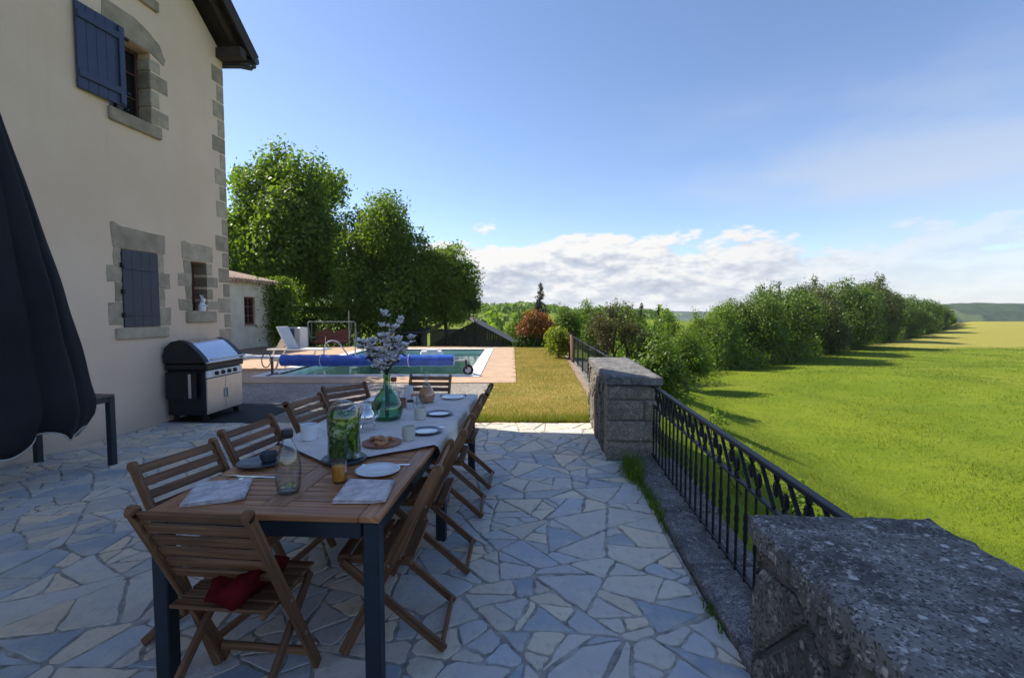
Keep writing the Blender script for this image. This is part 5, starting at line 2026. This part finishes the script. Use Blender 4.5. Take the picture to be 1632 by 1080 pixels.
for x in (-.18, .24):
    for y in (-.36, .36):
        m = MB()
        m.tube([(x, y - .012, .048), (x, y + .012, .048)], .046, 14)
        m.build('wheel', 'rubber', bq, True)
        MB().box(x - .02, x + .02, y - .018, y + .018, .05, .105, .004).build('castor', 'grill_black', bq)
tag(MB().box(-.55, .95, -.62, .75, 0, .008, .002).build('floor_mat', 'rubber'), 'thin dark mat on the gravel under the barbecue', 'mat')
mt_ = bpy.data.objects['floor_mat']
mt_.location = (-4.55, 7.45, .001)
mt_.rotation_euler = (0, 0, -TH)

# ------------------------------------------------------------------ metal side table by the wall
st_ = thing('side_table', 'dark metal framed side table against the house behind the parasol', 'side table', (-4.61, 4.32, 0), -TH)
MB().box(-.46, .46, -.70, .66, .705, .73, .004).build('table_top', 'zinc', st_)
fr = MB()
for s in (-1, 1):
    fr.box(s * .435 - .02, s * .435 + .02, -.69, .65, .655, .703, .003)
    fr.box(-.413, .413, s * .665 - .04, s * .665, .657, .701, .003)
fr.build('frame', 'table_metal', st_)
for sx in (-1, 1):
    for y in (-.67, .63):
        MB().box(sx * .43 - .03, sx * .43 + .03, y - .03, y + .03, 0, .704, .004).build('leg', 'table_metal', st_)

# ------------------------------------------------------------------ closed parasol
ub = thing('parasol', 'closed black cantilever parasol hanging beside the house', 'parasol', (-2.46, 2.2, 0))
NP_, NZ = 160, 60
prof = [(2.85, .05), (2.68, .089), (2.45, .14), (2.23, .193), (1.95, .255), (1.69, .308), (1.50, .345), (1.30, .378), (1.11, .414), (1.04, .402), (.97, .362)]
zs = np.array([p[0] for p in prof])[::-1]
rs_ = np.array([p[1] for p in prof])[::-1]
vs, fs = [], []
for j in range(NZ + 1):
    t = j / NZ
    z = 2.85 - (2.85 - .97) * t
    r = float(np.interp(z, zs, rs_))
    for i in range(NP_):
        a = 2 * PI * i / NP_
        ple = abs(math.sin(4 * a + .9 * math.sin(2 * a) + .5 + .35 * t)) ** .55
        f = min(1, 1.6 * t) * (.17 * (ple - .72)) + .016 * t * math.cos(19 * a + 5 * t) + .012 * math.sin(31 * t + 3 * a) * t
        hem = .030 * (t ** 6) * math.cos(8 * a + .7) + .02 * t ** 6 * math.cos(3 * a)
        rr = r * (.975 + f - .02 * t)
        vs.append((rr * math.cos(a), rr * math.sin(a), z + hem))
for j in range(NZ):
    for i in range(NP_):
        a, b2 = j * NP_ + i, j * NP_ + (i + 1) % NP_
        fs.append((a, a + NP_, b2 + NP_, b2))
m = MB()
m.add(vs, fs)
cn = m.build('canopy', 'umbrella_fabric', ub, 'all')
md = cn.modifiers.new('thick', 'SOLIDIFY')
md.thickness = .004
MB().tube([Vector(vs[NZ * NP_ + i % NP_]) for i in range(NP_ + 1)], .0045, 5).build('hem_piping', 'piping', ub)
MB().tube([(0, 0, 1.2), (0, 0, 3.1)], .03, 10).build('pole', 'table_metal', ub, True)
MB().lathe([(.03, 2.83), (.065, 2.85), (.06, 2.91), (.02, 2.95)], 16).build('crown_cap', 'black_plastic', ub, True)
MB().beam((0, 0, 3.06), (-1.35, -.95, 3.12), .06, .09, .008).build('arm', 'table_metal', ub)
MB().beam((-1.35, -.95, 0.05), (-1.35, -.95, 3.2), .09, .09, .01).build('mast', 'table_metal', ub)
MB().box(-1.85, -.85, -1.45, -.45, .0, .06, .01).build('base', 'table_metal', ub)

# ------------------------------------------------------------------ vegetation
def make_leaves(P, N, size, rs, asp=.62):
    """diamond leaves at points P facing roughly N"""
    n = len(P)
    nr = N * .85 + rs.normal(size=(n, 3)) * .62
    nr /= np.linalg.norm(nr, axis=1)[:, None] + 1e-9
    u = np.cross(nr, rs.normal(size=(n, 3)))
    u /= np.linalg.norm(u, axis=1)[:, None] + 1e-9
    w = np.cross(nr, u)
    s = (size * rs.uniform(.6, 1.35, n))[:, None]
    V = np.empty((n, 4, 3))
    V[:, 0] = P - u * s * .5
    V[:, 1] = P - w * s * asp * .5 + nr * s * .10
    V[:, 2] = P + u * s * .5
    V[:, 3] = P + w * s * asp * .5 + nr * s * .10
    return V.reshape(-1, 3)


def crown_mesh(name, ell, K, n, size, mat, seed, gap=.28, lobe=(.30, .48), shoots=0, zcut=None):
    """ell=(cx,cy,cz,rx,ry,rz); K lobes scattered through it, clusters of leaves over the lobes"""
    rs = np.random.RandomState(seed)
    cx, cy, cz, rx, ry, rz = ell
    L = []
    while len(L) < K:
        d_ = rs.normal(size=3)
        d_ /= np.linalg.norm(d_)
        lr = rs.uniform(*lobe)
        k = rs.uniform(.45, 1.04 - lr) if len(L) > K // 5 else rs.uniform(0, .4)
        if d_[2] < -.72:
            continue
        L.append((cx + d_[0] * rx * k, cy + d_[1] * ry * k, cz + d_[2] * rz * k, lr * rx, lr * ry, lr * rz))
    for s_ in range(shoots):
        a = rs.uniform(0, 2 * PI)
        k = rs.uniform(.2, .75)
        L.append((cx + math.cos(a) * rx * k, cy + math.sin(a) * ry * k, cz + rz * (math.sqrt(max(.05, 1 - k * k)) - .05), rx * .09, ry * .09, rz * rs.uniform(.16, .26)))
    L = np.array(L)
    wgt = (L[:, 3] * L[:, 4] + L[:, 3] * L[:, 5] + L[:, 4] * L[:, 5])
    wgt /= wgt.sum()
    per = 14
    nc = n // per
    li = rs.choice(len(L), nc, p=wgt)
    d_ = rs.normal(size=(nc, 3))
    d_ /= np.linalg.norm(d_, axis=1)[:, None]
    rad = rs.uniform(.55, 1.06, nc) ** .6
    C = L[li, :3] + d_ * L[li, 3:] * rad[:, None]
    f = np.sin(C[:, 0] * 2.3 / rx * 2 + seed) * np.sin(C[:, 1] * 2.1 / ry * 2 + 1.3 * seed) * np.sin(C[:, 2] * 2.7 / rz * 2 + .7 * seed)
    keep = (f > -gap) | (rs.uniform(size=nc) < .35)
    C, d_, li = C[keep], d_[keep], li[keep]
    cs = size * 1.9
    P = np.repeat(C, per, 0) + rs.normal(size=(len(C) * per, 3)) * cs * .62
    Nn = np.repeat(d_, per, 0)
    if zcut is not None:
        ok = P[:, 2] > zcut
        P, Nn = P[ok], Nn[ok]
    return np_mesh(name, make_leaves(P, Nn, size, rs), 4, mat), L


def trunk_mb(base, h, r, L, seed, nl=9, zfork=.35):
    rd_ = random.Random(seed)
    b = MB()
    top_ = Vector(base) + Vector((rd_.uniform(-.2, .2), rd_.uniform(-.2, .2), h))
    pts = [Vector(base) + (top_ - Vector(base)) * t + Vector((rd_.uniform(-.05, .05), rd_.uniform(-.05, .05), 0)) for t in np.linspace(0, 1, 7)]
    b.tube(pts, [r * 1.35, r, r * .88, r * .78, r * .62, r * .45, r * .25], 9)
    idx = list(range(len(L)))
    rd_.shuffle(idx)
    for i in idx[:nl]:
        t = rd_.uniform(zfork, .85)
        p = Vector(base) + (top_ - Vector(base)) * t
        q = Vector(L[i][:3])
        m1_ = p + (q - p) * .5 + Vector((0, 0, .12 * (q - p).length))
        b.tube([p, m1_, q], [r * .42 * (1 - t * .4), r * .26, r * .07], 6)
    return b


def tree(name, label, cat, base, ell, K, n, size, mat, seed, r=.16, h=None, group=None, gap=.28, lobe=(.30, .48), shoots=0, nl=9, zcut=None):
    """base in world; ell relative to base"""
    t = thing(name, label, cat, base, 0, group)
    me, L = crown_mesh('crown', ell, K, n, size, mat, seed, gap, lobe, shoots, zcut)
    link('crown', me, t)
    trunk_mb((0, 0, -.1), h or ell[2] * .95, r, L, seed, nl).build('trunk', 'bark', t, True)
    return t


TG = 'large trees behind the pool'
tree('broadleaf_tree', 'largest dark broadleaf tree, rising behind the outbuilding beside the house', 'tree', (-13.0, 29.5, -1.2), (-.4, 0, 6.4, 5.1, 4.2, 5.1), 38, 76000, .24, 'leaf_mid', 2, .34, 6.5, TG, .30, (.22, .34), 14, 22)
tree('broadleaf_tree', 'rounded dense dark tree in the middle of the three behind the pool', 'tree', (-7.0, 26.3, -1.1), (0, 0, 4.55, 2.85, 2.7, 4.55), 40, 62000, .17, 'leaf_mid', 5, .2, 5, TG, .9, (.26, .36), 0)
tree('broadleaf_tree', 'smaller light-topped tree at the right of the three behind the pool', 'tree', (-3.75, 27.6, -1.4), (.1, 0, 4.25, 1.95, 1.9, 2.95), 36, 36000, .15, 'leaf_light', 8, .12, 4.6, TG, .8, (.24, .36), 0)
tree('garden_tree', 'leafy tree close behind the far corner of the house', 'tree', (-11.4, 12.4, 0), (0, 0, 5.6, 2.7, 2.8, 3.0), 20, 30000, .17, 'leaf_mid', 14, .18, 5.2, None, .5, (.30, .46), 6)
tree('young_tree', 'slender young tree with thin bare stem beside the shed roof', 'tree', (-2.05, 27, -1.7), (0, 0, 3.55, .55, .5, .32), 7, 900, .10, 'leaf_dark', 17, .035, 3.4, None, .3)

# hedge, ivy and low shrubs
def bush(name, label, cat, base, ell, K, n, size, mat, seed, group=None, gap=.6, lobe=(.34, .55), r=.04):
    return tree(name, label, cat, base, ell, K, n, size, mat, seed, r, max(.25, ell[2] * .9), group, gap, lobe, 0, 6, zcut=-.05)


def hedge(label, x0, x1, y, z0, h, dpt, n, mat, seed):
    rs = np.random.RandomState(seed)
    t = thing('hedge', label, 'hedge', ((x0 + x1) / 2, y, z0))
    w = (x1 - x0) / 2
    P = np.stack([rs.uniform(-w, w, n), rs.uniform(-dpt, dpt, n), rs.uniform(0, h, n)], 1)
    f = rs.randint(0, 3, n)
    P[f == 0, 1] = -dpt + rs.exponential(.06, (f == 0).sum())
    P[f == 1, 2] = h - rs.exponential(.06, (f == 1).sum())
    N = np.stack([0 * P[:, 0], np.where(f == 0, -1, .2), np.where(f == 1, 1, .2)], 1)
    link('foliage', np_mesh('foliage', make_leaves(P, N, .11, rs), 4, mat), t)
    b = MB()
    for k in range(int(w * 2 / .5)):
        b.tube([(-w + .25 + k * .5, 0, -.1), (-w + .25 + k * .5, .05, h * .8)], .025, 5)
    b.build('stem', 'bark', t)


hedge('tall clipped dark hedge behind the swing seat and pool', -12.8, -4.9, 25.4, -.9, 2.7, .45, 24000, 'leaf_dark', 3)
hedge('low dark hedge between the outbuilding and the swing seat', -11.4, -10.0, 24.7, -.6, 1.9, .4, 7000, 'leaf_dark', 6)


def ivy():
    rs = np.random.RandomState(5)
    t = thing('ivy', 'bright ivy climbing over the corner of the outbuilding', 'ivy', (AX, AY, 0), -TH)
    n = 9000
    P = np.stack([rs.normal(.05, .32, n), rs.normal(.35, .55, n), rs.uniform(0, 1, n) ** .75 * 3.0], 1)
    P[:, 2] += .25 * np.sin(P[:, 1] * 5)
    link('leaves', np_mesh('leaves', make_leaves(P, np.tile([.8, -.3, .4], (n, 1)), .13, rs), 4, 'leaf_mid'), t)
    b = MB()
    for k in range(5):
        b.tube([(.04, .1 * k, 0), (.06, .1 * k + .1, 1.2), (.05, .08 * k, 2.6)], [.03, .022, .01], 5)
    b.build('stem', 'bark', t)


ivy()
bush('maple_shrub', 'orange-red leaved shrub behind the end of the lawn', 'shrub', (1.0, 21.9, -.4), (0, 0, 1.2, .9, .6, .8), 14, 9000, .09, 'leaf_orange', 31, None, .5)
bush('laurel_shrub', 'dark glossy shrub below the orange shrub at the lawn end', 'shrub', (.95, 21.75, -.3), (0, 0, .42, 1.05, .40, .42), 14, 6500, .10, 'leaf_dark', 33)
bush('shrub', 'bright lime-green shrub at the lawn corner by the garden railing', 'shrub', (1.58, 16.4, 0), (0, 0, .52, .42, .42, .55), 10, 4200, .085, 'leaf_yellow', 35)
bush('shrub', 'leafy green shrub just outside the wall behind the far pier', 'shrub', (3.05, 9.9, -1.3), (0, 0, 1.35, .66, .62, 1.05), 16, 14000, .07, 'leaf_row', 37, None, .3)
bush('weed_plant', 'thin leafy weed standing in the meadow beside the railing', 'plant', (3.25, 7.6, -1.1), (0, 0, .95, .22, .22, .38), 8, 420, .06, 'leaf_light', 39, None, .0)
for i, (x, y, h, lab) in enumerate(((2.42, 5.0, .5, 'small leafy weed at the wall foot, seen through the middle of the railing'), (2.75, 4.6, .42, 'small leafy weed in the meadow near the middle of the top rail'), (2.55, 3.75, .36, 'small leafy weed close to the near end of the top rail'))):
    zz = float(terrain_z(x, y))
    bush('weed_plant', lab, 'plant', (x, y, zz), (0, 0, h * .7, .2, .2, h * .45), 7, 420, .05, 'leaf_light', 60 + i, 'weeds in the meadow by the railing', .0, r=.008)

MT = 'trees beyond the garden wall'
MID = [  # px, top y, distance, half-width px, material, label
    (903, 486, 24, 22, 'leaf_mid', 'dark green tree right behind the orange shrub'),
    (940, 484, 31, 26, 'leaf_mid', 'bushy green tree beyond the garden, second right of the orange shrub'),
    (955, 502, 16.5, 24, 'leaf_row', 'pale green young tree above the garden railing'),
    (1010, 497, 24, 34, 'leaf_mid', 'mid green tree behind the bare twiggy tree'),
    (1062, 503, 27, 34, 'leaf_light', 'soft light green tree above the far pier'),
    (1042, 535, 14.5, 36, 'leaf_row', 'bright bushy tree directly above the far pier'),
    (1096, 520, 18, 34, 'leaf_mid', 'round green tree at the start of the field hedge'),
    (830, 492, 40, 22, 'leaf_mid', 'small distant tree left of the lone conifer'),
]
for i, (px, ty, d_, hw, mt, lab) in enumerate(MID):
    X = (px - 816) / 770 * d_
    zt = 1.57 + (497 - ty) * d_ / 770
    zb = float(terrain_z(X, d_))
    r_ = hw * d_ / 770
    H_ = zt - zb
    tree('field_tree', lab, 'tree', (X, d_, zb), (0, 0, H_ * .55, r_ * 1.1, r_, H_ * .50), 18, int(8000 + 5000 * r_), max(.075, .0042 * d_), mt, 70 + i, .05 + .02 * H_, H_ * .5, MT, .4)


def twiggy():
    rd_ = random.Random(77)
    X, Y = (985 - 816) / 770 * 14.5, 14.5
    zb = float(terrain_z(X, Y))
    t = thing('twiggy_tree', 'dark twiggy half-bare tree with dead branches beyond the far pier', 'tree', (X, Y, zb))
    b = MB()
    tips = []

    def grow(p, d_, L, r, lv):
        q = p + d_ * L
        mid = p + d_ * L * .5 + Vector((rd_.uniform(-1, 1), rd_.uniform(-1, 1), rd_.uniform(-.3, .6))) * L * .07
        b.tube([p, mid, q], [r, r * .8, r * .58], 5 if lv < 2 else 4, False)
        tips.append(q)
        if lv >= 5 or r < .003:
            return
        for _ in range(3 if lv < 4 else 2):
            nd = (d_ + Vector((rd_.uniform(-1, 1), rd_.uniform(-1, 1), rd_.uniform(-.35, .7))) * .75).normalized()
            grow(q if rd_.random() < .6 else mid, nd, L * rd_.uniform(.58, .80), r * .60, lv + 1)
    for k in range(3):
        grow(Vector((rd_.uniform(-.12, .12), rd_.uniform(-.12, .12), -.1)), Vector((rd_.uniform(-.4, .4), rd_.uniform(-.2, .2), 1)).normalized(), .82, .055, 0)
    b.build('trunk', 'bark', t)
    rs = np.random.RandomState(3)
    T = np.array([tuple(v) for v in tips if v.z > .6])
    P = np.repeat(T, 8, 0) + rs.normal(size=(len(T) * 8, 3)) * .07
    link('leaves', np_mesh('leaves', make_leaves(P, np.tile([0., 0, 1], (len(P), 1)), .055, rs), 4, 'leaf_olive'), t)


twiggy()


def conifer_meshes(seed, H, Rb):
    rs = np.random.RandomState(seed)
    P, N = [], []
    lv = int(H / .28)
    for k in range(lv):
        z = .12 * H + (H * .88) * k / lv
        rad = Rb * (1 - (k / lv)) ** .8 * rs.uniform(.75, 1.15) + .05
        nb = max(5, int(11 * (1 - k / lv)) + 3)
        for j in range(nb):
            a = rs.uniform(0, 2 * PI)
            rr = rad * rs.uniform(.7, 1.1)
            m = max(4, int(rr * 34))
            t = rs.uniform(.1, 1, m)
            droop = -.22 * rr * t ** 1.5 + .10 * rr * t
            P.append(np.stack([math.cos(a) * rr * t, math.sin(a) * rr * t, z + droop], 1) + rs.normal(size=(m, 3)) * .07)
            N.append(np.tile([math.cos(a) * .3, math.sin(a) * .3, .9], (m, 1)))
    P, N = np.concatenate(P), np.concatenate(N)
    return np_mesh('crown', make_leaves(P, N, .26, rs, .34), 4, 'needle')


def conifer(label, px, ty, d_, hw, seed, name='conifer'):
    X = (px - 816) / 770 * d_
    zt = 1.57 + (497 - ty) * d_ / 770
    zb = float(terrain_z(X, d_))
    t = thing(name, label, 'tree', (X, d_, zb), 0, 'dark conifers on the skyline')
    link('crown', conifer_meshes(seed, zt - zb, hw * d_ / 770), t)
    MB().tube([(0, 0, -.2), (0, 0, (zt - zb) * .95)], [.16, .03], 7).build('trunk', 'bark', t)


conifer('lone dark spruce on the skyline above the orange shrub', 861, 449, 58, 21, 1)
conifer('dark conifer on the skyline behind the twiggy tree', 1022, 481, 62, 15, 2)
conifer('smaller dark conifer right of the one behind the twiggy tree', 1049, 484, 66, 12, 3)
conifer('dark spire conifer poking above the field tree row', 1240, 447, 62, 11, 4)
conifer('shorter dark conifer beside the spire above the field tree row', 1226, 457, 63, 10, 5)

# the tree row along the meadow edge
protos = []
for k, mt in enumerate(('leaf_row', 'leaf_light', 'leaf_row', 'leaf_olive2')):
    if mt == 'leaf_olive2':
        M['leaf_olive2'] = leaf_mat('leaf_olive2', [(0.055, 0.075, 0.02), (0.09, 0.11, 0.03), (0.13, 0.135, 0.05)], 0.35)
    me, L = crown_mesh('crown', (0, 0, .50, .50, .48, .50), 15, 42000, .025, mt, 90 + k, 1.1, (.34, .52), 1)
    tm = trunk_mb((0, 0, -.03), .55, .03, L, 90 + k, 9).mesh('trunk', 'bark', True)
    protos.append((me, tm))
RG = 'trees in the row along the meadow edge'
ROW = [  # px, top y, dist, half px, proto
    (1118, 505, 21.5, 34, 1, 'first low tree at the near end of the field tree row'),
    (1150, 489, 26, 36, 1, 'light green tree second from the near end of the field row'),
    (1195, 472, 31, 42, 0, 'tall mid green tree left of the dark conifer spires in the row'),
    (1252, 463, 37, 46, 0, 'broad green tree directly below the dark conifer spires'),
    (1300, 468, 43, 38, 3, 'olive tree between the broad tree and the tallest tree of the row'),
    (1342, 451, 50, 44, 2, 'tallest domed tree in the middle of the field row'),
    (1392, 455, 55, 38, 3, 'olive brown-tinged tree right of the tallest in the row'),
    (1428, 471, 62, 34, 2, 'dark rounded tree near the far end of the field row'),
    (1458, 474, 70, 26, 2, 'small tree second from the far end of the field row'),
    (1484, 487, 76, 20, 0, 'low last tree at the far end of the field row'),
    (1500, 500, 80, 14, 0, 'tiny bush where the field row runs out against the meadow'),
    (1172, 492, 33, 36, 2, 'darker tree standing in the gap behind the second and third row trees'),
    (1225, 474, 41, 36, 3, 'olive tree half hidden behind the broad tree of the row'),
    (1283, 462, 52, 30, 3, 'thin-topped tree behind the olive tree of the row'),
    (1320, 480, 47, 36, 2, 'dark tree filling the foot of the tallest tree of the row'),
    (1372, 480, 57, 36, 0, 'green tree filling the foot of the olive brown tree'),
    (1135, 520, 24, 30, 2, 'dark low bush tree under the second tree of the row'),
    (1412, 466, 66, 26, 0, 'pale tree top behind the dark rounded tree'),
]
for i, (px, ty, d_, hw, k, lab) in enumerate(ROW):
    d_ = float(np.interp(px, (1090, 1150, 1195, 1252, 1320, 1400, 1458, 1510), (20.7, 23, 25.3, 28.3, 35.8, 48.7, 62, 77))) * 1.08 + (2.4 if i < 11 else 6.5)
    X = (px - 816) / 770 * d_
    zt = 1.57 + (497 - ty) * d_ / 770
    zb = float(terrain_z(X, d_)) - .15
    H_ = zt - zb
    w = hw * d_ / 770
    t = thing('field_tree', lab, 'tree', (X, d_, zb), i * 1.9, RG)
    t.scale = (w * 2.85, w * 2.85, H_ * 1.06)
    link('crown', protos[k][0], t)
    link('trunk', protos[k][1], t)


# dark understorey under the row, a bank of brush at the meadow edge
def brush():
    rs = np.random.RandomState(15)
    n = 90000
    y = 17 + 70 * rs.uniform(0, 1, n) ** 1.5
    x = crest_x(y) - .5 - rs.uniform(0, 1, n) * np.clip(1.2 + (y - 17) * .5, 1.2, 7.0)
    ok = x > wall_x(np.clip(y, 0, 21)) + 1.8
    x, y, n = x[ok], y[ok], int(ok.sum())
    z = terrain_z(x, y) + rs.uniform(0, 1, n) ** 1.15 * (1.6 + .5 * np.sin(y * 1.3) + .4 * np.sin(y * 3.1 + 1))
    o = link('undergrowth', np_mesh('undergrowth', make_leaves(np.stack([x, y, z], 1), np.tile([.4, -.5, .5], (n, 1)), .06 + .0042 * y, rs), 4, 'leaf_mid'))
    tag(o, 'bank of brambly undergrowth along the foot of the field tree row', 'undergrowth', kind='stuff')


brush()


def farwood():
    """distant woods on the low hills as one mass"""
    rs = np.random.RandomState(25)
    C = []
    for _ in range(420):
        y = rs.uniform(95, 330)
        x = rs.uniform(-.42, .33) * y
        if math.sin(x * .045 + 2) * math.sin(y * .03) < .15 and y < 190:
            continue
        C.append((x, y))
    C = np.array(C)
    per = 46
    P = np.repeat(np.column_stack([C, terrain_z(C[:, 0], C[:, 1])]), per, 0)
    d_ = rs.normal(size=P.shape)
    d_ /= np.linalg.norm(d_, axis=1)[:, None]
    P = P + d_ * np.array([3.6, 3.6, 2.2]) * rs.uniform(.6, 1, (len(P), 1)) + np.array([0, 0, 1.8])
    o = link('distant_woods', np_mesh('distant_woods', make_leaves(P, d_, 1.5, rs, .8), 4, 'leaf_mid'))
    tag(o, 'distant woodland scattered over the low hills beyond the garden', 'woods', kind='stuff')


farwood()

# ------------------------------------------------------------------ garden structures beyond the pool
sd = thing('timber_shed', 'low dark weathered timber shed with gable roof beyond the pool', 'shed', (-2.35, 30.2, -2.1), 0)
SW, SE, SP = 2.45, 1.72, 3.0
m = MB()
for k in range(33):
    x = -SW + .02 + k * (2 * SW - .04) / 33
    x2 = x + (2 * SW - .04) / 33 - .008
    h0 = SE + (SP - SE) * (1 - abs(x) / SW)
    h1 = SE + (SP - SE) * (1 - abs(x2) / SW)
    yb = -.02 * (k % 2)
    vs = [(x, yb, 0), (x2, yb, 0), (x2, yb, h1 - .03), (x, yb, h0 - .03), (x, yb + .03, 0), (x2, yb + .03, 0), (x2, yb + .03, h1 - .03), (x, yb + .03, h0 - .03)]
    mb = MB()
    mb.add(vs, [(0, 1, 2, 3), (7, 6, 5, 4), (0, 4, 5, 1), (1, 5, 6, 2), (2, 6, 7, 3), (3, 7, 4, 0)])
    mb.build('board', 'shed_board', sd)
MB().box(-SW + .02, SW - .02, .06, 5, 0, SE - .04).build('core', 'dark_interior', sd)
for s in (-1, 1):
    m = MB()
    e = Vector((s * (SW + .45), -.35, SE - .28))
    p = Vector((0, -.35, SP))
    vs = [e, p, p + Vector((0, 5.8, 0)), e + Vector((0, 5.8, 0))]
    vs += [v + Vector((0, 0, .09)) for v in vs]
    m.add(vs, [(0, 1, 2, 3), (7, 6, 5, 4), (0, 4, 5, 1), (0, 3, 7, 4), (1, 5, 6, 2), (2, 6, 7, 3)])
    m.build('roof', 'slate', sd)
br = thing('barn', 'distant barn roof edge showing behind the shed beside the tree', 'barn', (-4.6, 40, -2.6))
MB().box(-2.2, 2.2, 0, 5, 0, 2.6).build('wall', 'shed_board', br)
for s in (-1, 1):
    m = MB()
    vs = [(s * 2.7, -.3, 2.3), (0, -.3, 4.3), (0, 5.3, 4.3), (s * 2.7, 5.3, 2.3)]
    vs += [(x, y, z + .12) for x, y, z in vs]
    m.add(vs, [(0, 1, 2, 3), (7, 6, 5, 4), (0, 4, 5, 1), (0, 3, 7, 4), (1, 5, 6, 2), (2, 6, 7, 3)])
    m.build('roof', 'tile_clay', br)
ls = thing('log_store', 'small brown lean-to with dark opening under the tree behind the pool', 'lean-to', (-5.35, 25.6, -1.4))
MB().box(-.75, -.62, -.6, .6, 0, 1.9, .01).build('side_wall', 'shed_board', ls)
MB().box(.62, .75, -.6, .6, 0, 1.9, .01).build('side_wall', 'shed_board', ls)
MB().box(-.62, .62, .4, .5, 0, 1.9).build('back_wall', 'dark_interior', ls)
MB().frame_box((0, 0, 2.0), ((1, 0, 0), (0, 1, .12), (0, -.12, 1)), (.95, .8, .04), .01).build('roof', 'slate', ls)
MB().box(-.62, .62, -.58, -.50, 0, .5, .01).build('front_panel', 'rust', ls)

# swing seat
sw_ = thing('swing_seat', 'garden swing seat with cream tubular frame and red-brown cushions', 'swing seat', (-9.35, 26.2 - 2.2, -.72))
sw_.location = (-9.0, 24.1, -.62)
fr = MB()
fr.tube([(-1.18, 0, 0), (-1.18, 0, 1.62), (-1.12, 0, 1.70), (1.12, 0, 1.70), (1.18, 0, 1.62), (1.18, 0, 0)], .035, 8)
for s in (-1, 1):
    fr.tube([(s * 1.18, -.55, 0), (s * 1.18, 0, 1.55), (s * 1.18, .55, 0)], .03, 8)
fr.build('frame', 'cream_metal', sw_, True)
MB().box(-.85, .85, -.28, .28, .62, .78, .05).build('seat', 'swing_cushion', sw_)
m = MB()
bk_ = [(-.85, .70)]
for k in range(17):
    t = k / 16
    bk_.append((-.85 + 1.7 * t, 1.16 + .16 * abs(math.sin(2 * PI * t))))
bk_.append((.85, .70))
n = len(bk_)
m.add([(x, .24 + .10 * (z - .7), z) for x, z in bk_] + [(x, .36 + .10 * (z - .7), z) for x, z in bk_],
      [tuple(range(n)), tuple(range(2 * n - 1, n - 1, -1))] + [(i, i + n, (i + 1) % n + n, (i + 1) % n) for i in range(n)])
m.build('backrest', 'swing_cushion', sw_)
for s in (-1, 1):
    MB().beam((s * .90, -.28, .93), (s * .90, .28, .93), .07, .04, .01).build('armrest', 'cream_metal', sw_)
    MB().tube([(s * .92, -.2, .70), (s * 1.0, 0, 1.66)], .012, 6).build('hanger', 'cream_metal', sw_)
# pool heat pump
hp = thing('heat_pump', 'white and blue pool heat pump cabinet beside the outbuilding', 'heat pump', (-9.15, 20.6, -.0), R(-28))
MB().box(-.40, .40, -.20, .20, .05, .92, .02).build('cabinet', 'white_metal', hp)
MB().box(-.36, .06, -.215, -.20, .10, .87, .005).build('grille', 'pump_blue', hp)
MB().tube([(-.15, -.23, .50), (-.15, -.216, .50)], .18, 20).build('fan_guard', 'pole_metal', hp)
MB().box(-.35, .35, -.15, .15, 0, .05, .005).build('base', 'pole_metal', hp)
# thin posts
for (px, d_, zt, lab, r_) in ((556, 23.2, 1.62, 'thin pale post standing beside the swing seat', .018), (622, 24, 1.75, 'thin post in front of the clipped hedge', .02), (827, 21.6, 1.75, 'thin dark post beside the orange shrub', .025), (518, 20.9, .50, 'short thin stake in front of the swing seat', .015)):
    X = (px - 816) / 770 * d_
    zb = float(terrain_z(X, d_)) - .05
    t = thing('post', lab, 'post', (X, d_, zb), 0, 'thin posts behind the pool')
    MB().tube([(0, 0, 0), (.01, 0, zt - zb)], r_, 6).build('shaft', 'cream_metal' if px in (556, 518) else 'pole_metal', t)
    MB().lathe([(r_ * 1.3, 0), (r_ * 1.5, .015), (r_ * .8, .03)], 8, (.01, 0, zt - zb)).build('cap', 'pole_metal', t)

# ------------------------------------------------------------------ air
hm, hg, ho = new_mat('haze')
hv = hg.n('ShaderNodeVolumePrincipled', {'Color': (0.80, 0.88, 1.0), 'Density': 0.0002, 'Anisotropy': 0.0})
hm.node_tree.links.new(hv.outputs[0], ho.inputs['Volume'])
hb = MB().box(-1900, 2600, -60, 2600, -46, 18)
hz_o = tag(hb.build('haze', hm), kind='stuff')
